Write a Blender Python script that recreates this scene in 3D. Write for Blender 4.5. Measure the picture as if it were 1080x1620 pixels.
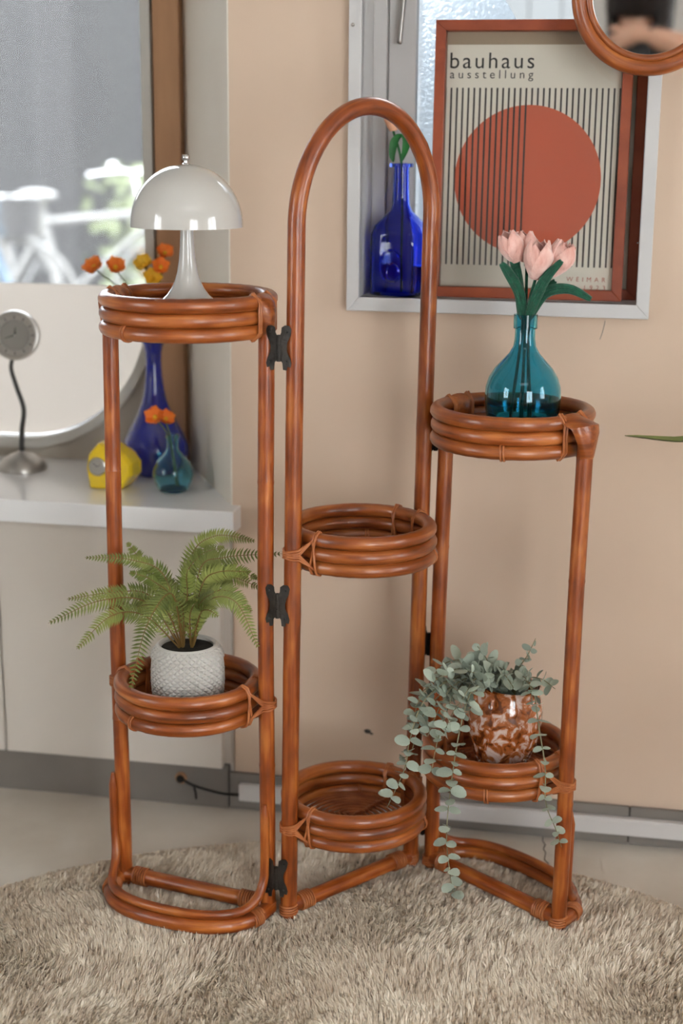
import bpy, math, random
import numpy as np
from mathutils import Vector, Matrix

for o in list(bpy.data.objects):
    bpy.data.objects.remove(o, do_unlink=True)
sc = bpy.context.scene
COL = sc.collection
random.seed(7)
PI = math.pi

# ------------------------------------------------------------------ camera
CAM_H = 1.18
cd = bpy.data.cameras.new('camera_view')
cam = bpy.data.objects.new('camera_view', cd)
COL.objects.link(cam)
cam.location = (0, 0, CAM_H)
cam.rotation_mode = 'XYZ'
cam.matrix_world = (Matrix.Translation((0, 0, CAM_H)) @ Matrix.Rotation(math.radians(90 - 14.0), 4, 'X')
                    @ Matrix.Rotation(math.radians(0.5), 4, 'Z'))
cd.sensor_fit = 'VERTICAL'
cd.sensor_height = 36.0
cd.sensor_width = 24.0
cd.lens = 2400.0 / 1620.0 * 36.0
cd.clip_start = 0.05
cd.dof.use_dof = True
cd.dof.focus_distance = 2.2
cd.dof.aperture_fstop = 2.4
sc.camera = cam

# ------------------------------------------------------------------ world, sun, windows of the room behind the camera
w = bpy.data.worlds.new('sky')
sc.world = w
w.use_nodes = True
bg = w.node_tree.nodes['Background']
bg.inputs['Color'].default_value = (0.90, 0.95, 1.0, 1)
bg.inputs['Strength'].default_value = 11.5

sd = bpy.data.lights.new('sun', 'SUN')
sun = bpy.data.objects.new('sun', sd)
COL.objects.link(sun)
sd.energy = 1.5
sd.angle = math.radians(2)
sd.color = (1.0, 0.94, 0.84)
sun.rotation_euler = (math.radians(38), 0, math.radians(-20))


def area(name, loc, target, sx, sy, power, color):
    d = bpy.data.lights.new(name, 'AREA')
    d.shape = 'RECTANGLE'
    d.size, d.size_y = sx, sy
    d.energy = power
    d.color = color
    o = bpy.data.objects.new(name, d)
    COL.objects.link(o)
    o.location = loc
    o.rotation_euler = (Vector(target) - Vector(loc)).to_track_quat('-Z', 'Y').to_euler()
    return o


# daylight in the room's other windows (openings are built in wall_front and wall_left / wall_right)
area('window_daylight', (1.15, -1.42, 1.05), (1.15, 2.0, 1.05), 1.2, 1.7, 15, (0.97, 0.985, 1.0))
area('window_daylight', (-2.22, 0.6, 1.25), (0, 0.6, 1.25), 1.0, 1.2, 4, (0.97, 0.985, 1.0))
area('window_daylight', (2.22, 0.5, 1.25), (0, 0.5, 1.25), 1.2, 1.2, 2, (0.97, 0.985, 1.0))

# ceiling lamp of the room (its housing is built with the setting)
area('ceiling_lamp_light', (0.1, -0.1, 2.42), (0.1, -0.1, 0), 1.2, 0.6, 5, (1.0, 0.985, 0.96))

sc.view_settings.view_transform = 'Standard'
sc.view_settings.look = 'None'
sc.view_settings.gamma = 1.0
sc.view_settings.use_curve_mapping = False
sc.view_settings.exposure = 0.0


# ------------------------------------------------------------------ helpers: materials
def srgb(r, g, b):
    f = lambda c: (c / 255 / 12.92) if c / 255 <= 0.04045 else ((c / 255 + 0.055) / 1.055) ** 2.4
    return (f(r), f(g), f(b), 1.0)


def setin(n, names, v):
    for k in names:
        if k in n.inputs:
            n.inputs[k].default_value = v
            return


def mat(name, col, rough=0.5, metal=0.0, spec=0.5, coat=0.0, coat_rough=0.1, trans=0.0, ior=1.45, var=0.0,
        var_scale=8.0, stretch=(1, 1, 1), col2=None, bump=0.0, bump_scale=60.0, sheen=0.0, subsurf=0.0, objrand=0.0, detail=4.0):
    m = bpy.data.materials.new(name)
    m.use_nodes = True
    nt = m.node_tree
    b = nt.nodes['Principled BSDF']
    b.inputs['Base Color'].default_value = col
    b.inputs['Roughness'].default_value = rough
    b.inputs['Metallic'].default_value = metal
    setin(b, ['Specular IOR Level'], spec)
    setin(b, ['Coat Weight'], coat)
    setin(b, ['Coat Roughness'], coat_rough)
    setin(b, ['Transmission Weight'], trans)
    setin(b, ['Sheen Weight'], sheen)
    setin(b, ['Subsurface Weight'], subsurf)
    b.inputs['IOR'].default_value = ior
    tc = mp = None
    if col2 is not None or bump > 0:
        tc = nt.nodes.new('ShaderNodeTexCoord')
        mp = nt.nodes.new('ShaderNodeMapping')
        mp.inputs['Scale'].default_value = stretch
        nt.links.new(tc.outputs['Object'], mp.inputs['Vector'])
    out = None
    if col2 is not None:
        nz = nt.nodes.new('ShaderNodeTexNoise')
        nz.inputs['Scale'].default_value = var_scale
        nz.inputs['Detail'].default_value = detail
        nt.links.new(mp.outputs['Vector'], nz.inputs['Vector'])
        rp = nt.nodes.new('ShaderNodeValToRGB')
        rp.color_ramp.elements[0].position = 0.3
        rp.color_ramp.elements[1].position = 0.7
        rp.color_ramp.elements[0].color = col
        rp.color_ramp.elements[1].color = col2
        nt.links.new(nz.outputs['Fac'], rp.inputs['Fac'])
        out = rp.outputs['Color']
    if objrand > 0:
        oi = nt.nodes.new('ShaderNodeObjectInfo')
        hs = nt.nodes.new('ShaderNodeHueSaturation')
        mr = nt.nodes.new('ShaderNodeMapRange')
        mr.inputs['To Min'].default_value = 1 - objrand
        mr.inputs['To Max'].default_value = 1 + objrand
        nt.links.new(oi.outputs['Random'], mr.inputs['Value'])
        nt.links.new(mr.outputs['Result'], hs.inputs['Value'])
        if out is not None:
            nt.links.new(out, hs.inputs['Color'])
        else:
            hs.inputs['Color'].default_value = col
        out = hs.outputs['Color']
    if out is not None:
        nt.links.new(out, b.inputs['Base Color'])
    if bump > 0:
        nb = nt.nodes.new('ShaderNodeTexNoise')
        nb.inputs['Scale'].default_value = bump_scale
        nb.inputs['Detail'].default_value = 5
        nt.links.new(mp.outputs['Vector'], nb.inputs['Vector'])
        bp = nt.nodes.new('ShaderNodeBump')
        bp.inputs['Strength'].default_value = bump
        bp.inputs['Distance'].default_value = 0.004
        nt.links.new(nb.outputs['Fac'], bp.inputs['Height'])
        nt.links.new(bp.outputs['Normal'], b.inputs['Normal'])
    return m


M = {}


def rattan_mat(name, dark, mid, light, rough):
    m = bpy.data.materials.new(name)
    m.use_nodes = True
    nt = m.node_tree
    b = nt.nodes['Principled BSDF']
    b.inputs['Roughness'].default_value = rough
    setin(b, ['Coat Weight'], 0.25)
    setin(b, ['Coat Roughness'], 0.16)
    at = nt.nodes.new('ShaderNodeAttribute')
    at.attribute_name = 'grain'

    def noise(scale, detail, dist=0.0):
        mp = nt.nodes.new('ShaderNodeMapping')
        mp.inputs['Scale'].default_value = scale
        nz = nt.nodes.new('ShaderNodeTexNoise')
        nz.inputs['Scale'].default_value = 1.0
        nz.inputs['Detail'].default_value = detail
        nz.inputs['Distortion'].default_value = dist
        nt.links.new(at.outputs['Vector'], mp.inputs['Vector'])
        nt.links.new(mp.outputs['Vector'], nz.inputs['Vector'])
        return nz.outputs['Fac']
    n1 = noise((9, 150, 150), 4, .4)
    n2 = noise((16, 34, 34), 2)
    n3 = noise((40, 700, 700), 2)
    mx = nt.nodes.new('ShaderNodeMath')
    mx.operation = 'MULTIPLY_ADD'
    mx.inputs[1].default_value = .5
    nt.links.new(n1, mx.inputs[0])
    mh = nt.nodes.new('ShaderNodeMath')
    mh.operation = 'MULTIPLY'
    mh.inputs[1].default_value = .5
    nt.links.new(n2, mh.inputs[0])
    nt.links.new(mh.outputs[0], mx.inputs[2])
    rp = nt.nodes.new('ShaderNodeValToRGB')
    e = rp.color_ramp.elements
    e[0].position, e[0].color = .32, dark
    e[1].position, e[1].color = .68, light
    q = e.new(.5)
    q.color = mid
    nt.links.new(mx.outputs[0], rp.inputs['Fac'])
    oi = nt.nodes.new('ShaderNodeObjectInfo')
    hs = nt.nodes.new('ShaderNodeHueSaturation')
    mr = nt.nodes.new('ShaderNodeMapRange')
    mr.inputs['To Min'].default_value = .88
    mr.inputs['To Max'].default_value = 1.12
    nt.links.new(oi.outputs['Random'], mr.inputs['Value'])
    nt.links.new(mr.outputs['Result'], hs.inputs['Value'])
    nt.links.new(rp.outputs['Color'], hs.inputs['Color'])
    nt.links.new(hs.outputs['Color'], b.inputs['Base Color'])
    bp = nt.nodes.new('ShaderNodeBump')
    bp.inputs['Strength'].default_value = .18
    bp.inputs['Distance'].default_value = .002
    nt.links.new(n3, bp.inputs['Height'])
    nt.links.new(bp.outputs['Normal'], b.inputs['Normal'])
    return m


M['rattan'] = rattan_mat('rattan', srgb(98, 40, 11), srgb(148, 70, 23), srgb(194, 114, 50), .32)
M['rattan_ring'] = rattan_mat('rattan_ring', srgb(98, 43, 14), srgb(148, 75, 29), srgb(190, 114, 57), .32)
M['cane'] = mat('cane', srgb(152, 82, 42), 0.4, col2=srgb(190, 118, 70), var_scale=40)
M['coil'] = mat('coil', srgb(128, 66, 34), 0.42, col2=srgb(176, 102, 58), var_scale=40)
M['iron'] = mat('iron', srgb(42, 38, 35), 0.5, metal=0.5, col2=srgb(58, 52, 46), var_scale=60, bump=0.3, bump_scale=200)
M['wall'] = mat('wall_paint', srgb(206, 181, 158), 0.75, col2=srgb(212, 188, 166), var_scale=2.5, bump=0.05, bump_scale=40)
M['reveal'] = mat('reveal_paint', srgb(232, 225, 213), 0.6, col2=srgb(226, 217, 204), var_scale=4)
M['room'] = mat('room_paint', srgb(206, 202, 197), 0.8)
M['white'] = mat('white_paint', srgb(202, 200, 198), 0.45, col2=srgb(195, 192, 190), var_scale=6, bump=0.04, bump_scale=50)
M['sill'] = mat('sill_laminate', srgb(240, 240, 240), 0.22, spec=0.6, coat=0.5, coat_rough=0.12)
M['cabinet'] = mat('cabinet_paint', srgb(218, 210, 200), 0.5, col2=srgb(212, 203, 193), var_scale=3)
M['white_gloss'] = mat('white_gloss', srgb(194, 190, 183), 0.12, coat=0.6, coat_rough=0.04)
M['trunk'] = mat('trunk_plastic', srgb(205, 201, 198), 0.45)
M['tile'] = mat('tile_grey', srgb(120, 114, 108), 0.5, col2=srgb(132, 125, 118), var_scale=6, bump=0.1, bump_scale=30, objrand=0.04)
M['grout'] = mat('grout', srgb(70, 64, 58), 0.9)
M['brownwood'] = mat('brown_wood', srgb(148, 108, 76), 0.6, col2=srgb(172, 130, 95), var_scale=6, stretch=(4, 4, .6))
M['greyframe'] = mat('grey_frame', srgb(176, 166, 152), 0.5)
M['rubber'] = mat('rim_gasket', srgb(188, 184, 176), 0.5)
M['picture_wood'] = mat('picture_wood', srgb(132, 58, 32), 0.45, col2=srgb(164, 80, 46), var_scale=6, stretch=(3, 3, 3), bump=0.1, bump_scale=40)
M['backing'] = mat('backing', srgb(172, 152, 130), 0.8)
M['ink'] = mat('ink', srgb(38, 34, 33), 0.7)
M['redink'] = mat('red_ink', srgb(186, 92, 70), 0.7)
M['silver'] = mat('silver', srgb(178, 174, 168), 0.32, metal=0.85)
M['chrome'] = mat('chrome', srgb(205, 203, 200), 0.12, metal=1.0)
M['darkmetal'] = mat('dark_metal', srgb(70, 68, 66), 0.4, metal=0.6)
M['clockface'] = mat('clock_face', srgb(140, 136, 130), 0.5, metal=0.2)
M['yellow'] = mat('yellow_ceramic', srgb(232, 196, 20), 0.25, coat=0.4)
M['cobalt'] = mat('cobalt_ceramic', srgb(16, 28, 128), 0.12, coat=0.8, coat_rough=0.05)
M['poppy'] = mat('poppy_petal', srgb(236, 108, 26), 0.6, col2=srgb(246, 136, 50), var_scale=60, subsurf=0.1)
M['poppy_yellow'] = mat('poppy_yellow', srgb(232, 176, 34), 0.6, col2=srgb(240, 196, 60), var_scale=60)
M['stem'] = mat('stem_green', srgb(96, 108, 70), 0.6)
M['velvet_pink'] = mat('velvet_pink', srgb(218, 156, 142), 0.9, col2=srgb(244, 204, 192), var_scale=90, sheen=0.6, bump=0.5, bump_scale=260, stretch=(1, 1, .35))
M['velvet_green'] = mat('velvet_green', srgb(10, 62, 44), 0.9, col2=srgb(20, 92, 66), var_scale=120, sheen=0.25, bump=0.5, bump_scale=300)
M['peach'] = mat('peach_petal', srgb(236, 176, 140), 0.6)
M['leaf_green'] = mat('leaf_green', srgb(38, 112, 48), 0.5, col2=srgb(24, 84, 38), var_scale=30)
M['fern'] = mat('fern_leaf', srgb(88, 104, 38), 0.5, col2=srgb(160, 164, 88), var_scale=14, objrand=0.3)
M['fern_stem'] = mat('fern_stem', srgb(122, 92, 46), 0.6)
M['euc'] = mat('eucalyptus_leaf', srgb(134, 146, 128), 0.6, col2=srgb(186, 194, 178), var_scale=60, objrand=0.22)
M['euc_stem'] = mat('eucalyptus_stem', srgb(128, 122, 92), 0.6)
M['soil'] = mat('soil', srgb(34, 32, 24), 0.9, bump=0.8, bump_scale=120)
M['pot'] = mat('pot_glaze', srgb(206, 202, 195), 0.32, coat=0.3, col2=srgb(196, 191, 183), var_scale=20)
M['concrete'] = mat('concrete', srgb(146, 140, 134), 0.7, col2=srgb(134, 128, 122), var_scale=60, bump=0.2, bump_scale=200)
M['plantleaf'] = mat('plant_leaf', srgb(92, 116, 44), 0.4, col2=srgb(120, 138, 62), var_scale=10)
M['terracotta'] = mat('terracotta', srgb(176, 110, 78), 0.8)
M['skin'] = mat('skin', srgb(206, 160, 134), 0.5, subsurf=0.1)
M['hair'] = mat('hair', srgb(20, 17, 15), 0.75, spec=0.2, col2=srgb(40, 31, 26), var_scale=40, stretch=(4, 4, .5))
M['cloth_dark'] = mat('cloth_dark', srgb(48, 46, 50), 0.9)
M['cloth_light'] = mat('cloth_light', srgb(196, 188, 178), 0.9)
M['black'] = mat('black_plastic', srgb(22, 22, 22), 0.4)
M['mirror'] = mat('mirror', (0.86, 0.86, 0.85, 1), 0.02, metal=1.0)
M['boards'] = mat('weatherboard_paint', srgb(100, 105, 109), 0.6, objrand=0.03)
M['facade'] = mat('facade', srgb(52, 51, 50), 0.8, col2=srgb(44, 43, 43), var_scale=0.7)
M['asphalt'] = mat('asphalt', srgb(56, 55, 55), 0.9, col2=srgb(48, 47, 47), var_scale=2)
M['bike_blue'] = mat('bike_blue', srgb(112, 136, 156), 0.25, coat=0.5)
M['bike_white'] = mat('bike_white', srgb(142, 140, 136), 0.25, coat=0.5)
M['bush'] = mat('bush', srgb(120, 128, 96), 0.8)


def glass(name, col, rough=0.0, ior=1.45):
    m = bpy.data.materials.new(name)
    m.use_nodes = True
    b = m.node_tree.nodes['Principled BSDF']
    b.inputs['Base Color'].default_value = col
    b.inputs['Roughness'].default_value = rough
    b.inputs['IOR'].default_value = ior
    setin(b, ['Transmission Weight'], 1.0)
    return m


def thin_glass(name, tint, fres=1.45, veil=None, veil_amt=0.0, rough=0.02):
    """thin pane: coloured transparency under a Fresnel reflection, optionally with a dusty translucent veil"""
    m = bpy.data.materials.new(name)
    m.use_nodes = True
    nt = m.node_tree
    nt.nodes.remove(nt.nodes['Principled BSDF'])
    out = nt.nodes['Material Output']
    tr = nt.nodes.new('ShaderNodeBsdfTransparent')
    tr.inputs['Color'].default_value = tint
    gl = nt.nodes.new('ShaderNodeBsdfGlossy')
    gl.inputs['Roughness'].default_value = rough
    fr = nt.nodes.new('ShaderNodeFresnel')
    fr.inputs['IOR'].default_value = fres
    mx = nt.nodes.new('ShaderNodeMixShader')
    nt.links.new(fr.outputs['Fac'], mx.inputs['Fac'])
    nt.links.new(tr.outputs['BSDF'], mx.inputs[1])
    nt.links.new(gl.outputs['BSDF'], mx.inputs[2])
    last = mx.outputs['Shader']
    if veil is not None:
        tl = nt.nodes.new('ShaderNodeBsdfTranslucent')
        tl.inputs['Color'].default_value = veil
        df = nt.nodes.new('ShaderNodeBsdfDiffuse')
        df.inputs['Color'].default_value = veil
        mt = nt.nodes.new('ShaderNodeMixShader')
        mt.inputs['Fac'].default_value = 0.15
        nt.links.new(tl.outputs['BSDF'], mt.inputs[1])
        nt.links.new(df.outputs['BSDF'], mt.inputs[2])
        mv = nt.nodes.new('ShaderNodeMixShader')
        mv.inputs['Fac'].default_value = veil_amt
        nt.links.new(last, mv.inputs[1])
        nt.links.new(mt.outputs['Shader'], mv.inputs[2])
        last = mv.outputs['Shader']
    nt.links.new(last, out.inputs['Surface'])
    return m


M['teal_glass'] = glass('teal_glass', srgb(104, 214, 242))
M['teal_glass_pale'] = glass('teal_glass_pale', srgb(170, 232, 244))
M['blue_glass'] = glass('blue_glass', srgb(112, 138, 252))
M['pane'] = thin_glass('window_pane', (0.9, 0.91, 0.92, 1), veil=srgb(170, 168, 166), veil_amt=0.07)
M['picture_glass'] = thin_glass('picture_glass', (0.97, 0.97, 0.96, 1))
M['film'] = thin_glass('window_film', (1, 1, 1, 1), veil=srgb(240, 233, 225), veil_amt=0.96)
M['frost'] = mat('frosted_glass', srgb(226, 236, 246), 0.35, trans=1.0, ior=1.3, bump=0.6, bump_scale=140)
M['water'] = glass('water', srgb(150, 214, 220), ior=1.33)


def amber_mat():
    m = mat('amber_marbled_glass', srgb(150, 78, 34), 0.10, coat=0.8, coat_rough=0.04)
    nt = m.node_tree
    b = nt.nodes['Principled BSDF']
    tc = nt.nodes.new('ShaderNodeTexCoord')
    mp = nt.nodes.new('ShaderNodeMapping')
    mp.inputs['Scale'].default_value = (40, 40, 36)
    mp.inputs['Rotation'].default_value = (0.5, 0.3, 0.4)
    nz = nt.nodes.new('ShaderNodeTexNoise')
    nz.inputs['Scale'].default_value = 1.6
    nz.inputs['Detail'].default_value = 5
    nz.inputs['Distortion'].default_value = .9
    rp = nt.nodes.new('ShaderNodeValToRGB')
    e = rp.color_ramp.elements
    e[0].position, e[0].color = 0.0, srgb(70, 30, 14)
    e[1].position, e[1].color = 1.0, srgb(226, 200, 188)
    for p, c in ((0.38, (104, 50, 20)), (0.47, (168, 92, 44)), (0.52, (176, 104, 60)), (0.56, (206, 168, 150)), (0.64, (222, 198, 186))):
        q = e.new(p)
        q.color = srgb(*c)
    nt.links.new(tc.outputs['Object'], mp.inputs['Vector'])
    nt.links.new(mp.outputs['Vector'], nz.inputs['Vector'])
    nt.links.new(nz.outputs['Fac'], rp.inputs['Fac'])
    nt.links.new(rp.outputs['Color'], b.inputs['Base Color'])
    setin(b, ['Transmission Weight'], 0.0)
    return m


M['amber'] = amber_mat()


def floor_mat():
    m = mat('painted_concrete_floor', srgb(200, 190, 176), 0.6, col2=srgb(224, 217, 206), var_scale=5, bump=0.15, bump_scale=30)
    return m


M['floor'] = floor_mat()


def rug_mat():
    m = bpy.data.materials.new('rug_pile')
    m.use_nodes = True
    nt = m.node_tree
    b = nt.nodes['Principled BSDF']
    b.inputs['Roughness'].default_value = 0.95
    setin(b, ['Specular IOR Level'], 0.1)
    at = nt.nodes.new('ShaderNodeAttribute')
    at.attribute_name = 'tone'
    rp = nt.nodes.new('ShaderNodeValToRGB')
    e = rp.color_ramp.elements
    e[0].position, e[0].color = 0.0, srgb(226, 206, 183)
    e[1].position, e[1].color = 1.0, srgb(255, 244, 226)
    nt.links.new(at.outputs['Fac'], rp.inputs['Fac'])
    nt.links.new(rp.outputs['Color'], b.inputs['Base Color'])
    return m


M['rug'] = rug_mat()
M['rug_back'] = mat('rug_backing', srgb(140, 122, 104), 0.95)


# ------------------------------------------------------------------ helpers: meshes
class MB:
    def __init__(self):
        self.v, self.f, self.g = [], [], {}

    def add(self, vs, fs):
        o = len(self.v)
        self.v += [tuple(p) for p in vs]
        self.f += [tuple(i + o for i in q) for q in fs]
        return self

    def box(self, x0, x1, y0, y1, z0, z1):
        return self.add([(x0, y0, z0), (x1, y0, z0), (x1, y1, z0), (x0, y1, z0), (x0, y0, z1), (x1, y0, z1), (x1, y1, z1), (x0, y1, z1)],
                        [(0, 3, 2, 1), (4, 5, 6, 7), (0, 1, 5, 4), (1, 2, 6, 5), (2, 3, 7, 6), (3, 0, 4, 7)])

    def tube(self, pts, r, n=12, closed=False, cap=True, squash=1.0):
        P = [Vector(p) for p in pts]
        N = len(P)
        R = r if isinstance(r, (list, tuple)) else [r] * N
        tang = []
        for i in range(N):
            a = P[(i - 1) % N] if (closed or i > 0) else P[i]
            b = P[(i + 1) % N] if (closed or i < N - 1) else P[i]
            t = b - a
            tang.append(t.normalized() if t.length > 1e-9 else Vector((0, 0, 1)))
        ref = Vector((0, 0, 1)) if abs(tang[0].z) < 0.9 else Vector((0, 1, 0))
        nrm = (ref - tang[0] * ref.dot(tang[0])).normalized()
        vs = []
        for i in range(N):
            nrm = (nrm - tang[i] * nrm.dot(tang[i]))
            nrm = nrm.normalized() if nrm.length > 1e-6 else tang[i].orthogonal().normalized()
            bi = tang[i].cross(nrm)
            for k in range(n):
                a = 2 * PI * k / n
                vs.append(P[i] + (nrm * math.cos(a) + bi * math.sin(a) * squash) * R[i])
        fs = []
        for i in range(N if closed else N - 1):
            j = (i + 1) % N
            for k in range(n):
                l = (k + 1) % n
                fs.append((i * n + k, i * n + l, j * n + l, j * n + k))
        run, base = 0.0, len(self.v)
        tot = sum((P[i + 1] - P[i]).length for i in range(N - 1))
        off = random.uniform(0, 9)
        for i in range(N):
            if i:
                run += (P[i] - P[i - 1]).length
            s_ = min(run, tot - run) if closed else run
            for k in range(n):
                a = 2 * PI * k / n
                self.g[base + i * n + k] = (s_ + off, math.cos(a) * R[i] + off, math.sin(a) * R[i])
        if cap and not closed:
            fs.append(tuple(range(n - 1, -1, -1)))
            fs.append(tuple((N - 1) * n + k for k in range(n)))
        return self.add(vs, fs)

    def lathe(self, prof, n=32, c=(0, 0, 0), close=False):
        vs, fs = [], []
        L = len(prof)
        for (r, z) in prof:
            for k in range(n):
                a = 2 * PI * k / n
                vs.append((c[0] + r * math.cos(a), c[1] + r * math.sin(a), c[2] + z))
        for i in range(L if close else L - 1):
            j = (i + 1) % L
            for k in range(n):
                l = (k + 1) % n
                fs.append((i * n + k, i * n + l, j * n + l, j * n + k))
        return self.add(vs, fs)

    def prism(self, poly, y0, y1):
        """poly in x,z extruded along y"""
        n = len(poly)
        vs = [(x, y0, z) for x, z in poly] + [(x, y1, z) for x, z in poly]
        fs = [tuple(range(n)), tuple(range(2 * n - 1, n - 1, -1))]
        fs += [(i, i + n, (i + 1) % n + n, (i + 1) % n) for i in range(n)]
        return self.add(vs, fs)

    def ball(self, c, rx, ry=None, rz=None, n=14, m=9):
        ry = ry or rx
        rz = rz or rx
        vs, fs = [], []
        for i in range(m + 1):
            t = PI * i / m
            for k in range(n):
                a = 2 * PI * k / n
                vs.append((c[0] + rx * math.sin(t) * math.cos(a), c[1] + ry * math.sin(t) * math.sin(a), c[2] + rz * math.cos(t)))
        for i in range(m):
            for k in range(n):
                l = (k + 1) % n
                fs.append((i * n + k, (i + 1) * n + k, (i + 1) * n + l, i * n + l))
        return self.add(vs, fs)

    def mesh(self, name, m=None, smooth=True, weld=True):
        me = bpy.data.meshes.new(name)
        me.from_pydata([tuple(p) for p in self.v], [], self.f)
        at = me.attributes.new('grain', 'FLOAT_VECTOR', 'POINT')
        at.data.foreach_set('vector', [c for i, p in enumerate(self.v) for c in self.g.get(i, tuple(p))])
        import bmesh
        bm = bmesh.new()
        bm.from_mesh(me)
        if weld:
            bmesh.ops.remove_doubles(bm, verts=bm.verts, dist=1e-6)
        bmesh.ops.recalc_face_normals(bm, faces=bm.faces)
        bm.to_mesh(me)
        bm.free()
        if smooth:
            me.polygons.foreach_set('use_smooth', [True] * len(me.polygons))
            try:
                me.set_sharp_from_angle(angle=math.radians(40))
            except Exception:
                pass
        if m is not None:
            me.materials.append(M[m] if isinstance(m, str) else m)
        return me

    def build(self, name, m, parent=None, smooth=True, bevel=0.0, mw=None):
        return link(name, self.mesh(name, m, smooth), parent, bevel, mw)


def link(name, me, parent=None, bevel=0.0, mw=None):
    o = bpy.data.objects.new(name, me)
    COL.objects.link(o)
    if parent is not None:
        o.parent = parent
    if mw is not None:
        o.matrix_world = mw
    if bevel > 0:
        b = o.modifiers.new('bevel', 'BEVEL')
        b.width = bevel
        b.segments = 2
        b.limit_method = 'ANGLE'
    return o


def tag(o, label, cat, group=None):
    o['label'] = label
    o['category'] = cat
    if group:
        o['group'] = group
    return o


def thing(name, label, cat, loc=(0, 0, 0), rz=0.0, group=None, mw=None):
    o = bpy.data.objects.new(name, None)
    COL.objects.link(o)
    o.empty_display_size = 0.02
    if mw is not None:
        o.matrix_world = mw
    else:
        o.location = loc
        o.rotation_euler = (0, 0, rz)
    return tag(o, label, cat, group)


def struct(o):
    o['kind'] = 'structure'
    return o


def spline(pts, n=40):
    """Catmull-Rom through pts"""
    P = [Vector(p) for p in pts]
    P = [P[0] * 2 - P[1]] + P + [P[-1] * 2 - P[-2]]
    out = []
    segs = len(P) - 3
    for s in range(segs):
        k = max(2, n // segs)
        for i in range(k + (1 if s == segs - 1 else 0)):
            t = i / k
            a, b, c, d = P[s], P[s + 1], P[s + 2], P[s + 3]
            out.append(0.5 * ((2 * b) + (c - a) * t + (2 * a - 5 * b + 4 * c - d) * t * t + (3 * b - a - 3 * c + d) * t ** 3))
    return out


def circle(c, R, z, n=64, a0=0.0):
    return [(c[0] + R * math.cos(a0 + 2 * PI * i / n), c[1] + R * math.sin(a0 + 2 * PI * i / n), z) for i in range(n)]


# wall frame: x along the wall, y into the wall, z up
PSI = math.atan(0.19)
WM = Matrix.Translation((0, 2.495, 0)) @ Matrix.Rotation(-PSI, 4, 'Z')


def W(u, w_, z):
    return WM @ Vector((u, w_, z))


# ================================================================== THE SETTING
ROOM = dict(x0=-2.3, x1=2.3, y0=-1.5, h=2.5)
fl = MB()
fl.box(-2.5, 2.5, -1.7, 3.6, -0.1, 0.0)
struct(fl.build('floor', 'floor', smooth=False))
# hairline crack across the painted floor
cr = MB()
cp = spline([(0.355, 2.415, .0006), (0.352, 2.37, .0006), (0.349, 2.33, .0006), (0.353, 2.29, .0006), (0.346, 2.25, .0006)], 12)
cp = [p + Vector((random.uniform(-.004, .004), 0, 0)) for p in cp]
cr.tube(cp, 0.0007, 5)
floor_o = bpy.data.objects['floor']
cr.build('crack', 'grout', floor_o)

ce = MB()
ce.box(-2.5, 2.5, -1.7, 3.2, 2.5, 2.6)
struct(ce.build('ceiling', 'room', smooth=False))

cl_ = thing('ceiling_light', 'flat white ceiling light panel above the room', 'light', (.1, -.1, 2.43))
MB().box(-.62, .62, -.32, .32, .03, .07).build('housing', 'white', cl_, smooth=False)
fr_ = MB()
for b_ in ((-.64, .64, -.34, -.32), (-.64, .64, .32, .34), (-.64, -.62, -.32, .32), (.62, .64, -.32, .32)):
    fr_.box(*b_, -.005, .07)
fr_.build('frame', 'white', cl_, smooth=False)

# back wall (wall frame): right window opening u .03-.472, z .918-1.72 ; depth .16 there
wb = MB()
WU0, WU1, WZ0, WZ1 = 0.012, 0.488, 0.905, 1.72
wb.add([(-.19, 0, 0), (WU0, 0, 0), (WU0, .30, 0), (-.355, .30, 0), (-.19, 0, 2.5), (WU0, 0, 2.5), (WU0, .30, 2.5), (-.355, .30, 2.5)],
       [(0, 3, 2, 1), (4, 5, 6, 7), (0, 1, 5, 4), (1, 2, 6, 5), (2, 3, 7, 6), (3, 0, 4, 7)])
wb.box(WU0, WU1, 0, .30, 0, WZ0)
wb.box(WU0, WU1, 0, .30, WZ1, 2.5)
wb.box(WU1, 2.6, 0, .30, 0, 2.5)
wall_back = struct(wb.build('wall_back', 'wall', smooth=False, mw=WM))
ms = MB()
ms.ball((0.05, -.0005, .165), .006, .001, .004)
ms.ball((0.057, -.0005, .161), .003, .001, .002)
ms.build('chip_mark', 'grout', wall_back)
ck = MB()
ck.tube(spline([(.424, -.0002, .895), (.421, -.0002, .878), (.417, -.0002, .865)], 8), .0006, 5)
ck.build('hairline_crack', 'concrete', wall_back)
# light reveal lining of the window bay
rv = MB()
rv.add([(-.1895, .001, .56), (-.193, .001, .56), (-.357, .30, .56), (-.3535, .30, .56),
        (-.1895, .001, 2.5), (-.193, .001, 2.5), (-.357, .30, 2.5), (-.3535, .30, 2.5)],
       [(0, 3, 2, 1), (4, 5, 6, 7), (0, 1, 5, 4), (1, 2, 6, 5), (2, 3, 7, 6), (3, 0, 4, 7)])
struct(rv.build('trim_1', 'reveal', smooth=False, mw=WM))
# wall below the bay sill and to the far left
wl = MB()
wl.box(-2.6, -.19, .005, .30, 0, .52)
wl.box(-2.6, -1.62, 0.0, .35, .52, 2.5)
struct(wl.build('wall_bay', 'cabinet', smooth=False, mw=WM))

m_ = MB()
m_.box(-2.4, -2.3, -1.6, .1, 0, 2.5)
m_.box(-2.4, -2.3, 1.1, 3.1, 0, 2.5)
m_.box(-2.4, -2.3, .1, 1.1, 0, .65)
m_.box(-2.4, -2.3, .1, 1.1, 1.85, 2.5)
struct(m_.build('wall_left', 'room', smooth=False))
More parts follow.
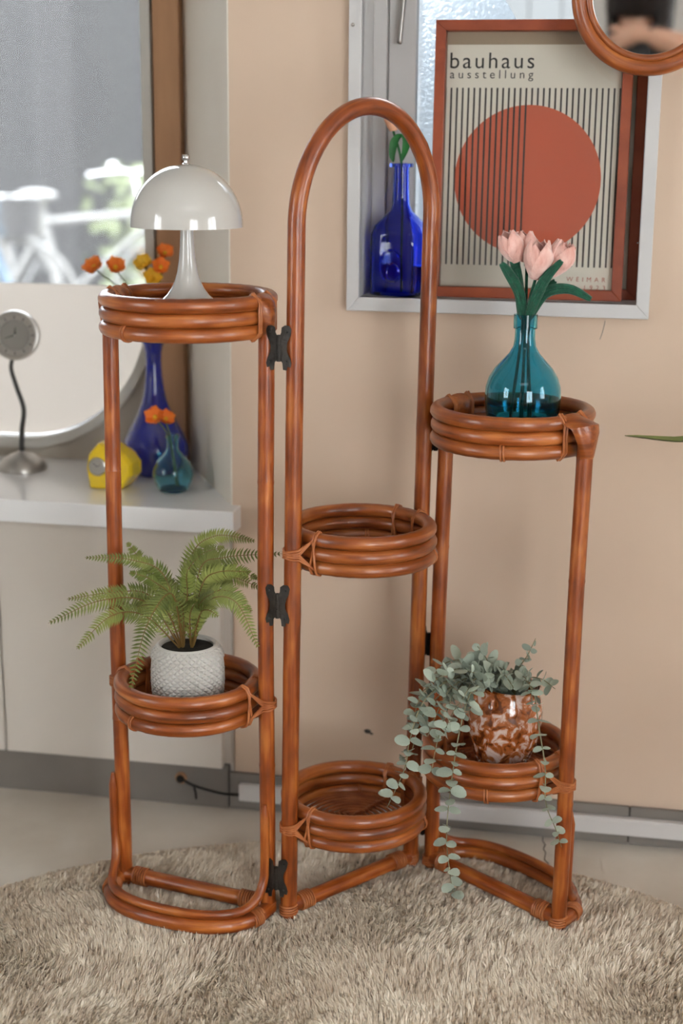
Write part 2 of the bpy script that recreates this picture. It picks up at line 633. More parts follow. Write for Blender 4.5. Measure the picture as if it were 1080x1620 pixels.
# right wall with one window opening
m_ = MB()
m_.box(2.3, 2.4, -1.6, -.1, 0, 2.5)
m_.box(2.3, 2.4, 1.1, 2.2, 0, 2.5)
m_.box(2.3, 2.4, -.1, 1.1, 0, .65)
m_.box(2.3, 2.4, -.1, 1.1, 1.85, 2.5)
struct(m_.build('wall_right', 'room', smooth=False))
# front wall (behind the photographer) with two window openings
m_ = MB()
m_.box(-2.4, .55, -1.6, -1.5, 0, 2.5)
m_.box(1.75, 2.4, -1.6, -1.5, 0, 2.5)
m_.box(.55, 1.75, -1.6, -1.5, 0, .2)
m_.box(.55, 1.75, -1.6, -1.5, 1.9, 2.5)
struct(m_.build('wall_front', 'room', smooth=False))


def room_window(name, mw, wd, ht):
    f = MB()
    t = .05
    f.box(-wd / 2, wd / 2, -.02, .02, 0, t)
    f.box(-wd / 2, wd / 2, -.02, .02, ht - t, ht)
    f.box(-wd / 2, -wd / 2 + t, -.02, .02, t, ht - t)
    f.box(wd / 2 - t, wd / 2, -.02, .02, t, ht - t)
    f.box(-.02, .02, -.02, .02, t, ht - t)
    o = struct(f.build(name, 'white', smooth=False, mw=mw))
    for s in (-1, 1):
        p = MB()
        a, b = sorted((s * .021, s * (wd / 2 - t - .001)))
        p.box(a, b, -.003, .003, t, ht - t)
        p.build('pane', 'picture_glass', o, smooth=False)
    return o


room_window('window_3', Matrix.Translation((1.15, -1.55, .2)), 1.2, 1.7)
room_window('window_4', Matrix.Translation((-2.35, .6, .65)) @ Matrix.Rotation(PI / 2, 4, 'Z'), 1.0, 1.2)
room_window('window_5', Matrix.Translation((2.35, .5, .65)) @ Matrix.Rotation(PI / 2, 4, 'Z'), 1.2, 1.2)

# ---- left bay window: rounded pane in a board
GX, GZ, CR = -.428, .598, .262      # right edge, bottom, corner radius of the opening
WL, WT = -1.56, 2.3


def bay_outline(off, n=16):
    """closed outline of the opening grown by off (counter clockwise in x,z)"""
    r = CR + off
    x1, z0, x0, z1 = GX + off, GZ - off, WL - off, WT + off
    pts = []
    for (cx, cz, a0) in ((GX - CR, GZ + CR, -PI / 2), (GX - CR, WT - CR, 0), (WL + CR, WT - CR, PI / 2), (WL + CR, GZ + CR, PI)):
        for i in range(n + 1):
            a = a0 + PI / 2 * i / n
            pts.append((cx + r * math.cos(a), cz + r * math.sin(a)))
    return pts


def ring_prism(inner, outer, y0, y1):
    n = len(inner)
    b = MB()
    vs = [(x, y0, z) for x, z in inner] + [(x, y0, z) for x, z in outer] + [(x, y1, z) for x, z in inner] + [(x, y1, z) for x, z in outer]
    fs = []
    for i in range(n):
        j = (i + 1) % n
        fs += [(i, j, n + j, n + i), (2 * n + i, 3 * n + i, 3 * n + j, 2 * n + j), (i, 2 * n + i, 2 * n + j, j), (n + i, n + j, 3 * n + j, 3 * n + i)]
    b.add(vs, fs)
    return b


# board around the opening: outer rectangle sampled to match the outline's vertices
inn = bay_outline(.016)
outr = []
bx0, bx1, bz0, bz1 = -1.62, -.385, .52, 2.5
cx0, cz0 = (bx0 + bx1) / 2, (bz0 + bz1) / 2
n_ = 17
corner = [(bx1, bz0), (bx1, bz1), (bx0, bz1), (bx0, bz0)]
outr = []
for k in range(4):
    c = corner[k]
    pc = [((c[0] - .25 if k < 2 else c[0] + .25), c[1]), (c[0], (c[1] + .25 if k in (0, 3) else c[1] - .25))]
    if k in (1, 3):
        pc = pc[::-1]
    a, b = pc
    for i in range(n_):
        t = i / (n_ - 1)
        if t < .5:
            outr.append((a[0] + (c[0] - a[0]) * t * 2, a[1] + (c[1] - a[1]) * t * 2))
        else:
            outr.append((c[0] + (b[0] - c[0]) * (t * 2 - 1), c[1] + (b[1] - c[1]) * (t * 2 - 1)))
win1 = struct(ring_prism(inn, outr, .295, .335).build('window_1', 'greyframe', smooth=False, mw=WM))
ring_prism(bay_outline(-.001), bay_outline(.017), .280, .34).build('gasket_rim', 'rubber', win1, smooth=True)
pn = MB()
pn.prism(bay_outline(.004), .318, .322)
pn.build('pane', 'pane', win1, smooth=False)
# white film on the lower part of the pane
fo = [(x, z) for x, z in bay_outline(-.006, 24) if z <= .897]
fo = sorted([p for p in fo if p[0] > -1.0 and p[1] <= .897], key=lambda p: p[1])
right_side = [p for p in fo if p[0] > GX - CR - .001]
left_side = [(2 * (GX + WL) / 2 - x, z) for x, z in right_side]
poly = [(GX - .006, .897)] + right_side[::-1] + left_side + [(WL + .006, .897)]
fm = MB()
fm.prism(poly, .309, .3115)
fm.build('frosted_film', 'film', win1, smooth=False)
# wooden post between the glass frame and the reveal
pw = MB()
pw.box(-.400, -.352, .262, .335, .56, 2.5)
struct(pw.build('trim_2', 'brownwood', smooth=False, mw=WM))

# sill slab
sl = MB()
sl.box(-1.62, -.176, -.05, .30, .52, .56)
struct(sl.build('trim_3', 'sill', smooth=False, bevel=.002, mw=WM))

# baseboard tiles along the back wall
bb = MB()
bb.box(-.19, 2.2, -.004, .0, 0, .066)
base_back = struct(bb.build('baseboard_back', 'grout', smooth=False, mw=WM))
tl = MB()
tl.box(0.0015, .3515, -.010, -.003, 0.001, .069)
tme = tl.mesh('tile', 'tile', smooth=False)
for i in range(7):
    o = link('tile', tme, base_back)
    o.location = (-.199 + .353 * i, 0, 0)
bk = MB()
bk.box(-2.2, -.20, -.012, .006, 0, .084)
base_left = struct(bk.build('baseboard_left', 'tile', smooth=False, mw=WM))
ho = MB()
ho.lathe([(.0, 0), (.011, 0), (.011, .003), (0, .003)], 20)
o = ho.build('cable_hole', 'brownwood', base_left)
o.matrix_local = Matrix.Translation((-.287, -.0125, .052)) @ Matrix.Rotation(PI / 2, 4, 'X')

# ---- right window: white box frame, casement, frosted pane
wf = MB()
# mitred casing rails
FO = (0.010, .491, .902, 1.75)
FI = (0.030, .471, .924, 1.728)


def mitred(o, i, y0, y1, name, m, parent, mw=None):
    (ox0, ox1, oz0, oz1), (ix0, ix1, iz0, iz1) = o, i
    rails = [[(ox0, oz0), (ox1, oz0), (ix1, iz0), (ix0, iz0)], [(ox1, oz0), (ox1, oz1), (ix1, iz1), (ix1, iz0)],
             [(ox1, oz1), (ox0, oz1), (ix0, iz1), (ix1, iz1)], [(ox0, oz1), (ox0, oz0), (ix0, iz0), (ix0, iz1)]]
    res = []
    for r in rails:
        q = MB()
        q.prism(r, y0, y1)
        res.append(q.build(name, m, parent, smooth=False, bevel=.0012))
    return res


win2 = MB()
for (a, b, c, d) in ((.012, .488, .905, .924), (.012, .488, 1.728, 1.75), (.012, .030, .924, 1.728), (.471, .488, .924, 1.728)):
    win2.box(a, b, -.018, .17, c, d)
window2 = struct(win2.build('window_2', 'white', smooth=False, mw=WM))
for r in mitred(FO, FI, -.028, -.0, 'casing_rail', 'white', window2):
    pass
cs = MB()
cs.box(.030, .052, .085, .16, .924, 1.728)
cs.build('jamb', 'white', window2, smooth=False, bevel=.001)
cs = MB()
cs.box(.053, .098, .100, .15, .926, 1.726)
cs.box(.440, .470, .100, .15, .926, 1.726)
cs.box(.098, .440, .100, .15, .926, .965)
cs.box(.098, .440, .100, .15, 1.69, 1.726)
cs.build('casement', 'white', window2, smooth=False, bevel=.0015)
cs = MB()
cs.box(.0985, .4395, .122, .126, .965, 1.69)
cs.build('pane', 'picture_glass', window2, smooth=False)
# frosted film with a rounded upper right edge on the pane
fp = [(.099, .966), (.30, .966)] + [(.30 - .18 * (1 - math.cos(t)) if t > 0 else .30, 1.18 + .28 * math.sin(t)) for t in [i * PI / 2 / 14 for i in range(15)]] + [(.099, 1.46)]
cs = MB()
cs.prism(fp, .1165, .1205)
cs.build('frosted_film', 'frost', window2, smooth=False)
hd = MB()
hd.tube([(.079, .082, 1.46), (.079, .080, 1.39), (.074, .078, 1.325)], [.0045, .0045, .0042], 10)
hd.ball((.074, .078, 1.325), .0045)
hd.box(.071, .087, .085, .101, 1.44, 1.50)
hd.build('stay_handle', 'silver', window2)
hk = MB()
hk.ball((.017, -.030, 1.344), .003)
hk.ball((.468, -.029, 1.02), .0012)
hk.build('screw', 'silver', window2)

# outside the right window: white weatherboards
sdg = struct(MB().box(-.3, 2.1, 2.54, 2.60, -.02, 2.8).build('wall_outside', 'grout', smooth=False, mw=WM))
bdm = MB().box(.002, .0985, 0, .02, -.02, 2.8).mesh('board', 'boards', smooth=False)
for i in range(24):
    o = link('board', bdm, sdg)
    o.location = (-.3 + .1 * i, 2.522, 0)

# outside the bay: ground and grey facade
g = MB()
g.box(-12, 6, 3.61, 14, -.12, -.02)
struct(g.build('floor_street', 'asphalt', smooth=False))
g = MB()
g.box(-14, 6, 12.0, 12.2, -.02, 2.6)
struct(g.build('wall_street', 'facade', smooth=False))

# ================================================================== THE PLANT STAND
POLE_R = .0118
TUBE_R = .0104
stand = thing('plant_stand', 'folding three-panel rattan plant stand with arched middle panel and round trays', 'plant stand', (0, 2.17, 0))
SM = Matrix.Translation((0, -2.17, 0))     # parts are given in world coordinates


def part(name, b, m, parent=stand, smooth=True, bevel=0.0):
    o = b.build(name, m, parent, smooth, bevel)
    p, off = parent, Vector((0, 0, 0))
    while p is not None:
        off += Vector(p.location)
        p = p.parent
    o.location = -off
    return o


Z0 = .014
LEG = {'La': (-.342, 2.215), 'Lb': (-.109, 2.118), 'Ma': (-.076, 2.112), 'Mb': (.118, 2.285), 'Ra': (.151, 2.280), 'Rb': (.333, 2.083)}
LEAN = {'L': 0.001, 'M': 0.0105, 'R': 0.010}


def leg_at(k, z):
    x, y = LEG[k]
    return Vector((x + LEAN[k[0]] * z, y, z))


def pole_mesh(k, ztop, nodes):
    n = 40
    zs = sorted(set([Z0 + (ztop - Z0) * i / n for i in range(n + 1)] + [z + d for z in nodes for d in (-.004, 0, .004)]))
    pts, rr = [], []
    for z in zs:
        wob = .0012 * math.sin(z * 7 + hash(k) % 3)
        pts.append(leg_at(k, z) + Vector((wob, 0, 0)))
        r = POLE_R
        if any(abs(z - q) < 1e-6 for q in nodes):
            r *= 1.05
        rr.append(r)
    rr[0] *= .9
    return MB().tube(pts, rr, 16)


RINGS = {  # centre x, y, z of the top ring, radius
    'Lt': (-.221, 2.168, .952, .1165), 'Ll': (-.229, 2.160, .378, .101),
    'Mu': (.030, 2.195, .611, .103), 'Ml': (.024, 2.193, .181, .103),
    'Rt': (.249, 2.186, .789, .110), 'Rl': (.243, 2.188, .268, .104)}
FLOOR_DROP = {'Lt': .018, 'Ll': .040, 'Mu': .040, 'Ml': .040, 'Rt': .020, 'Rl': .040}

pole_tops = {'La': .945, 'Lb': .945, 'Ra': .782, 'Rb': .782}
for k, zt in pole_tops.items():
    part('pole', pole_mesh(k, zt, [random.uniform(.2, .35), random.uniform(.5, .7)]), 'rattan')
# the arched pole: two legs and the bow in one bent length
a, b = leg_at('Ma', 1.06), leg_at('Mb', 1.06)
mid, half = (a + b) / 2, (b - a) / 2
pts = [leg_at('Ma', Z0 + (1.06 - Z0) * i / 30) for i in range(30)]
pts += [mid - half * math.cos(t) * 1.0 + Vector((.004 * math.sin(t), 0, .158 * math.sin(t))) for t in [PI * i / 36 for i in range(37)]]
pts += [leg_at('Mb', 1.06 - (1.06 - Z0) * i / 30) for i in range(1, 31)]
rr = [POLE_R * 1.06] * len(pts)
for i in (14, 58, 75):
    rr[i] *= 1.05
part('arched_pole', MB().tube(pts, rr, 16), 'rattan')


def wrap_band(c, axis, r, count, pitch, cane_r=.0017):
    """a few turns of cane round a pole"""
    b = MB()
    ax = Vector(axis).normalized()
    e1 = ax.orthogonal().normalized()
    e2 = ax.cross(e1)
    pts = []
    N = count * 16
    for i in range(N + 1):
        t = i / 16
        a_ = 2 * PI * t
        pts.append(Vector(c) + ax * (t - count / 2) * pitch + (e1 * math.cos(a_) + e2 * math.sin(a_)) * (r + cane_r * .7))
    b.tube(pts, cane_r, 6)
    return b


# straight foot rails, curved foot hoops
for pk in 'LMR':
    a, b = leg_at(pk + 'a', .030), leg_at(pk + 'b', .030)
    d = (b - a).normalized()
    bar = part('foot_rail', MB().tube([a + d * .006, a + (b - a) * .33, a + (b - a) * .66, b - d * .006], .0122, 14), 'rattan')
    part('cane_wrap', wrap_band(a + d * .032, d, .0122, 6, .0042), 'cane', bar)
    part('cane_wrap', wrap_band(b - d * .032, d, .0122, 6, .0042), 'cane', bar)
for k in LEG:
    part('cane_wrap', wrap_band(leg_at(k, .026), (0, 0, 1), POLE_R, 4, .0042), 'cane')


def hoop(pk, sign, depth):
    a, b = leg_at(pk + 'a', 0), leg_at(pk + 'b', 0)
    mid, half = (a + b) / 2, (b - a) / 2
    nrm = Vector((half.y, -half.x, 0)).normalized() * sign
    def pt(t, grow=0.0):
        c, s = math.cos(t), math.sin(t)
        e = 2 / 2.5
        return mid - half * (1 + grow) * math.copysign(abs(c) ** e, c) + nrm * (depth + grow * .1) * abs(s) ** e
    ts = [PI * i / 40 for i in range(41)]
    low = [pt(t, .03) + Vector((0, 0, .026)) for t in ts]
    h = part('foot_hoop', MB().tube(low, .0118, 14), 'rattan')
    up = []
    za = .205
    ea = -half.normalized() * (POLE_R + .006)
    zs = [za - (za - .085) * i / 6 for i in range(7)]
    o_ = nrm * .010
    for z in zs:
        up.append(leg_at(pk + 'a', z) + ea * .55 + o_)
    for t in [PI * (.02 + .96 * i / 36) for i in range(37)]:
        f = min(1, min(t, PI - t) / .55)
        up.append(pt(t, .02) + Vector((0, 0, .0435 + .035 * (1 - f) ** 2)))
    for z in zs[::-1]:
        up.append(leg_at(pk + 'b', z * .98) - ea * .15 + o_ * 1.3)
    sm = [up[0]] + [(up[i - 1] + up[i] * 2 + up[i + 1]) / 4 for i in range(1, len(up) - 1)] + [up[-1]]
    for _ in range(3):
        sm = [sm[0]] + [(sm[i - 1] + sm[i] * 2 + sm[i + 1]) / 4 for i in range(1, len(sm) - 1)] + [sm[-1]]
    r2 = [.0072] * len(sm)
    r2[0] = .003
    r2[-1] = .003
    part('bent_brace', MB().tube(sm, r2, 12), 'rattan')
    p0 = low[38]
    d0 = (low[39] - low[37]).normalized()
    part('cane_wrap', wrap_band(low[36], (low[37] - low[35]), .0118, 5, .004), 'cane', h)
    p0 = low[3]
    part('cane_wrap', wrap_band(low[4], (low[5] - low[3]), .0118, 5, .004), 'cane', h)


hoop('L', 1, .098)
hoop('R', -1, .090)


def tray(key, poles, top=False, coil=True):
    cx, cy, z, R = RINGS[key]
    zf = z - FLOOR_DROP[key]
    b = MB()
    # coiled floor
    r = .012
    while r < R - .006:
        b.tube(circle((cx, cy), r, zf - .002, max(16, int(r * 500))), .0028, 7, closed=True)
        r += .0098
    root = part('tray', b, 'coil')
    ncount = 3
    for i in range(ncount):
        a_ = random.uniform(0, .3) + i * 2 * PI / 3 + {'Ml': 0.62, 'Mu': .55}.get(key, .2)
        sp = MB()
        N = 60
        for ph in (0, PI):
            pts = []
            for j in range(N + 1):
                rr_ = .004 + (R - .010) * j / N
                w_ = j / N * 34 + ph
                pts.append((cx + rr_ * math.cos(a_) - .0022 * math.cos(w_) * math.sin(a_), cy + rr_ * math.sin(a_) + .0022 * math.cos(w_) * math.cos(a_), zf + .0015 + .0030 * math.sin(w_)))
            sp.tube(pts, .0021, 6)
        part('spoke', sp, 'coil', root)
    pitch = TUBE_R * 1.93
    dirs = [math.atan2(leg_at(p, z).y - cy, leg_at(p, z).x - cx) for p in poles]
    for i in range(3):
        rr_ = [TUBE_R * (1 + .02 * math.sin(3 * t + i)) for t in range(72)]
        j = (i * 23 + 50) % 72
        dx, dy = random.uniform(-.0012, .0012), random.uniform(-.0012, .0012)
        part('rattan_ring', MB().tube(circle((cx + dx, cy + dy), R + random.uniform(-.001, .001), z - pitch * i, 72), rr_, 14, closed=True), 'rattan_ring', root)
    # cane splice band on the lowest ring
    for a_ in (dirs[0] + 1.25 if key[0] == 'L' else dirs[1] - .95, dirs[0] + PI * 1.25):
        c = (cx + R * math.cos(a_), cy + R * math.sin(a_), z - pitch * 2)
        part('splice_wrap', wrap_band(c, (-math.sin(a_), math.cos(a_), 0), TUBE_R, 2, .0042, .0016), 'cane', root)
    # lashings to each pole
    zb = z - pitch * 2
    for p, ang in zip(poles, dirs):
        zm = (z + zb) / 2
        lp = leg_at(p, zm)
        er = Vector((math.cos(ang), math.sin(ang), 0))
        et = Vector((-math.sin(ang), math.cos(ang), 0))
        Rp = (Vector((lp.x - cx, lp.y - cy, 0))).length
        C0 = Vector((cx, cy, 0))

        def q(r_, t_, z_):
            # polar placement so that the lashing follows the ring
            aa = ang + t_ / R
            return Vector((cx + r_ * math.cos(aa), cy + r_ * math.sin(aa), z_))
        k_ = TUBE_R + .0022
        if not top:
            lash = MB()
            for t0, t1 in ((.022, .026), (.0255, .017), (-.022, -.026), (-.0255, -.017)):
                loop = [(R + k_, t0, z), (R + k_ * .7, t0, z + k_ * .7), (R, t0, z + k_), (R - k_, t0, z), (R - k_, t1, zb), (R, t1, zb - k_), (R + k_ * .7, t1, zb - k_ * .7), (R + k_, t1, zb)]
                pts = []
                for a1, b1 in zip(loop, loop[1:] + loop[:1]):
                    pts += [tuple(a1[i_] + (b1[i_] - a1[i_]) * f for i_ in range(3)) for f in (0, .33, .66)]
                lash.tube([q(*p_) for p_ in pts], .0019, 6, closed=True)
            part('cane_lashing', lash, 'cane', root)
            vee = MB()
            for dz in (0, .0038, -.0038):
                for s_ in (1, -1):
                    zt = z + k_ * .6 if s_ > 0 else zb - k_ * .6
                    seq = [(R + k_ * .4, .024, zt), (R + k_ + .0005, .019, zt + (zm - zt) * .35)]
                    path = [q(*p_) for p_ in seq]
                    for f in range(9):
                        a2 = PI / 2 - PI * f / 8
                        path.append(Vector((lp.x, lp.y, zm + dz + (zt - zm) * .12 * abs(math.sin(a2)))) + (er * math.cos(a2) + et * math.sin(a2)) * (POLE_R + .002))
                    path += [q(r_, -t_, z_) for r_, t_, z_ in seq[::-1]]
                    vee.tube(path, .0019, 6)
            part('cane_lashing', vee, 'cane', root)
        else:
            # leathery cane sheath folded over the ring and the pole head
            sh = MB()
            ro = max(Rp + POLE_R, R + TUBE_R) + .002
            prof = [(R - k_, zb, .016), (R - k_, z, .018), (R - k_ * .6, z + k_ * .75, .020), (R, z + k_, .024), (R + k_ * .8, z + k_ * .7, .026),
                    (ro - .003, z + .001, .024), (ro, z - .012, .021), (ro, zm - .006, .016), (ro - .001, zb - .004, .011), (ro - .006, zb - .018, .006)]
            vs, fs = [], []
            K = 7
            for (r_, z_, hw) in prof:
                for j in range(K):
                    t = (j / (K - 1) * 2 - 1)
                    drop = (t * t) * (.010 if r_ > R + .005 else .002)
                    pp = q(r_ - drop, t * hw, z_ - (t * t) * (.004 if z_ > z else 0))
                    vs.append(pp)
            for i in range(len(prof) - 1):
                for j in range(K - 1):
                    fs.append((i * K + j, i * K + j + 1, (i + 1) * K + j + 1, (i + 1) * K + j))
            sh.add(vs, fs)
            o = part('cane_sheath', sh, 'rattan_ring', root)
            s_ = o.modifiers.new('thick', 'SOLIDIFY')
            s_.thickness = .0018
            lash = MB()
            for t0 in (.019, .023, -.019, -.023):
                loop = [(R + k_, t0, z), (R, t0, z + k_), (R - k_, t0, z), (R - k_, t0, zb), (R, t0, zb - k_), (R + k_, t0, zb)]
                pts = []
                for a1, b1 in zip(loop, loop[1:] + loop[:1]):
                    pts += [tuple(a1[i_] + (b1[i_] - a1[i_]) * f for i_ in range(3)) for f in (0, .33, .66)]
                lash.tube([q(*p_) for p_ in pts], .0020, 6, closed=True)
            part('cane_lashing', lash, 'cane', root)
    if top:
        # plain woven disc under a high tray
        d = MB()
        d.lathe([(0, zf - .006), (R - .004, zf - .006), (R - .004, zf - .0035), (0, zf - .0035)], 40, (cx, cy, 0))
        part('tray_panel', d, 'coil', root)
    return root


tray('Lt', ('La', 'Lb'), top=True)
tray('Ll', ('La', 'Lb'))
tray('Mu', ('Ma', 'Mb'))
tray('Ml', ('Ma', 'Mb'))
tray('Rt', ('Ra', 'Rb'), top=True)
tray('Rl', ('Ra', 'Rb'))

# butterfly hinges
wing = [(.0012, .016), (.004, .022), (.0045, .029), (.009, .032), (.0150, .031), (.018, .026), (.0165, .017), (.0125, .009), (.0110, .002), (.012, -.006),
        (.0155, -.013), (.018, -.021), (.0165, -.027), (.0125, -.0255), (.0115, -.031), (.0065, -.030), (.0055, -.020), (.0012, -.015)]


def hinge(z, ka, kb, front=1):
    pa, pb = leg_at(ka, z), leg_at(kb, z)
    c = (pa + pb) / 2
    d = (pb - pa).normalized()
    nrm = Vector((d.y, -d.x, 0)) * front       # towards the side the plates lie on
    c = c + nrm * (POLE_R * .98)
    b = MB()
    for i in range(3):
        z0, z1 = -.0185 + .0125 * i, -.0065 + .0125 * i
        b.tube([c + nrm * .0025 + Vector((0, 0, z0)), c + nrm * .0025 + Vector((0, 0, z1))], .0033, 10)
    h = part('hinge', b, 'iron')
    for s in (-1, 1):
        m_ = MB()
        vs = []
        K = len(wing)
        for layer in (0, .0014):
            for (x, zz) in wing:
                xx = x
                back = -max(0, (xx - .006)) * .28
                vs.append(c + d * s * xx + nrm * (.0022 + back + layer + .0008) + Vector((0, 0, zz)))
        fs = [tuple(range(K)), tuple(range(2 * K - 1, K - 1, -1))] + [(i, (i + 1) % K, (i + 1) % K + K, i + K) for i in range(K)]
        m_.add(vs, fs)
        part('butterfly_plate', m_, 'iron', h, smooth=False)
        sc_ = MB()
        for (x, zz) in ((.012, .023), (.0115, -.019)):
            pp = c + d * s * x + nrm * (.0045 - (x - .006) * .28) + Vector((0, 0, zz))
            sc_.ball(pp, .0016, .0016, .0016, 8, 5)
        part('screw', sc_, 'darkmetal', h)


for z in (.890, .515, .082):
    hinge(z, 'Lb', 'Ma', 1)
for z in (.725, .392, .080):
    hinge(z, 'Mb', 'Ra', -1)

# ================================================================== RUG
RC, RR = (-.03, 1.55), .83
rb = MB()
rb.lathe([(0, .001), (RR - .01, .001), (RR - .004, .004), (RR - .01, .008), (0, .008)], 72)
rug = rb.build('rug', 'rug_back')
rug.location = (RC[0], RC[1], 0)
tag(rug, 'round shaggy taupe rug with swirling pile under the plant stand', 'rug')


def rug_pile():
    rng = np.random.default_rng(3)
    def disc(n, ymin, ymax):
        out = []
        tot = 0
        while tot < n:
            p = rng.uniform(-RR, RR, (n, 2))
            k = (np.hypot(p[:, 0], p[:, 1]) < RR) & (p[:, 1] + RC[1] > ymin) & (p[:, 1] + RC[1] <= ymax)
            out.append(p[k])
            tot += k.sum()
        return np.vstack(out)[:n]
    P = np.vstack([disc(340000, 1.62, 3), disc(50000, 0, 1.62)])
    n = len(P)
    X, Y = P[:, 0] + RC[0], P[:, 1] + RC[1]
    far = (Y < 1.62)
    keep = np.ones(n, bool)
    for k in LEG:
        keep &= np.hypot(X - LEG[k][0], Y - LEG[k][1]) > .011
    # swirl field: several carved spirals
    ang = np.zeros(n)
    hgt = np.ones(n)
    vx = np.zeros(n)
    vy = np.zeros(n)
    for (sx, sy, sg, R_) in ((-.40, 1.99, 1, .20), (.40, 1.94, -1, .20), (-.02, 1.80, 1, .22), (.0, 2.24, -1, .17), (-.72, 1.75, -1, .2), (.72, 1.72, 1, .2), (0, 1.35, 1, .3)):
        dx, dy = X - sx, Y - sy
        d = np.hypot(dx, dy) + 1e-6
        wgt = np.exp(-(d / R_) ** 2 * 1.6)
        vx += wgt * (-dy / d * sg + dx / d * .35)
        vy += wgt * (dx / d * sg + dy / d * .35)
        hgt += wgt * .20 * np.sin(d * 2 * np.pi / .052)
    vx += .18
    vy += -.10
    # smooth clump noise by a few random waves
    cl = np.zeros(n)
    for i in range(14):
        kx, ky = rng.normal(0, 160, 2)
        cl += np.sin(X * kx + Y * ky + rng.uniform(0, 6.28))
    cl /= 3.7
    cb = np.zeros(n)
    for i in range(10):
        kx, ky = rng.normal(0, 45, 2)
        cb += np.sin(X * kx + Y * ky + rng.uniform(0, 6.28))
    cb /= 3.2
    cf = np.zeros(n)
    for i in range(26):
        kx, ky = rng.normal(0, 520, 2)
        cf += np.sin(X * kx + Y * ky + rng.uniform(0, 6.28))
    cf /= 5.1
    a = np.arctan2(vy, vx) + cl * .55 + cf * .5 + rng.normal(0, .35, n)
    lean = np.clip(.46 + .18 * cb + rng.normal(0, .15, n), .1, 1.1)
    edge = np.clip((RR - np.hypot(P[:, 0], P[:, 1])) / .03, .35, 1)
    L = .0138 * np.clip(hgt + .10 * cl + .08 * cb + .24 * cf, .40, 1.6) * edge * rng.uniform(.8, 1.15, n)
    L[far] *= 1.1
    wd = rng.uniform(.0007, .0013, n)
    wd[far] *= 2.2
    tone = np.clip(.5 + .10 * cl + .14 * cb + .16 * cf + rng.normal(0, .20, n) + .25 * (hgt - 1), 0, 1)  # shorter tufts toned darker: shade of the gaps put into the colour
    dx, dy = np.cos(a), np.sin(a)
    # blade faces roughly random
    fa = rng.uniform(0, np.pi, n)
    fx, fy = np.cos(fa), np.sin(fa)
    z0 = .006
    V = np.zeros((n, 5, 3))
    for j, (t, wj) in enumerate(((0, 1), (0, -1), (.55, .9), (.55, -.9), (1, 0))):
        hx = L * (np.sin(lean) * t ** 1.6) * 0.9
        hz = L * (t - (1 - np.cos(lean)) * t * t * .9)
        V[:, j, 0] = P[:, 0] + dx * hx + fx * wd * wj
        V[:, j, 1] = P[:, 1] + dy * hx + fy * wd * wj
        V[:, j, 2] = z0 + hz
    V, tone = V[keep], tone[keep]
    n = len(V)
    me = bpy.data.meshes.new('pile')
    me.vertices.add(n * 5)
    me.vertices.foreach_set('co', V.reshape(-1))
    base = (np.arange(n) * 5)[:, None]
    tri = np.concatenate([base + np.array([[0, 1, 3]]), base + np.array([[0, 3, 2]]), base + np.array([[2, 3, 4]])], 1).reshape(-1)
    me.loops.add(len(tri))
    me.loops.foreach_set('vertex_index', tri.astype(np.int32))
    me.polygons.add(len(tri) // 3)
    me.polygons.foreach_set('loop_start', np.arange(0, len(tri), 3, dtype=np.int32))
    me.polygons.foreach_set('loop_total', np.full(len(tri) // 3, 3, dtype=np.int32))
    at = me.attributes.new('tone', 'FLOAT', 'POINT')
    at.data.foreach_set('value', np.repeat(tone, 5).astype(np.float32))
    me.update()
    me.polygons.foreach_set('use_smooth', np.ones(len(tri) // 3, dtype=bool))
    me.materials.append(M['rug'])
    o = link('pile', me, rug)
    o['kind'] = 'stuff'


rug_pile()

# ================================================================== THINGS ON THE STAND
# ---- mushroom lamp
lz = .952 - .018 + .0045
lamp = thing('table_lamp', 'white mushroom-shaped table lamp on the tall left tray', 'lamp', (-.2215, 2.172, lz))
prof = [(0, 0), (.050, 0), (.051, .0012), (.050, .003), (.046, .0052), (.038, .010), (.030, .0175), (.0235, .026), (.0182, .037), (.0145, .050), (.0118, .066), (.0100, .086), (.0090, .110), (.0088, .135), (0, .135)]
MB().lathe(prof, 40).build('stem', 'white_gloss', lamp)
sp = [(.0795, .1125)]
for i in range(1, 21):
    t = PI / 2 * i / 20
    sp.append((.0795 * math.cos(t) ** .96, .1135 + .0850 * math.sin(t)))
inner = [(max(0, r - .0018), z - .0018) for r, z in sp[::-1]]
inner[-1] = (sp[0][0] - .0018, sp[0][1] + .0003)
MB().lathe(sp + inner, 56).build('lamp_shade', 'white_gloss', lamp)
fn = MB()
fn.lathe([(0, .197), (.0058, .197), (.0055, .199), (.003, .2005), (.003, .203), (.0052, .2055), (.0056, .2085), (.004, .2115), (0, .2125)], 18)
fn.build('finial', 'chrome', lamp)


# ---- potted fern
def thick(prof, t):
    """open profile outside (bottom to top) -> closed shell profile"""
    return prof + [(max(0, r - t), z) for r, z in prof[::-1]]


fz = .378 - .040 + .0045
fern = thing('potted_fern', 'green fern in a white diamond-textured pot on the lower left tray', 'plant', (-.2295, 2.160, fz))
PH, PR = .094, .0555


def pot_r(t):
    if t < .12:
        return PR * (.90 + .07 * t / .12)
    if t > .78:
        s = (t - .78) / .22
        return PR * (1.0 - .20 * s ** 2.2)
    return PR * (.97 + .035 * math.sin((t - .12) / .66 * PI))


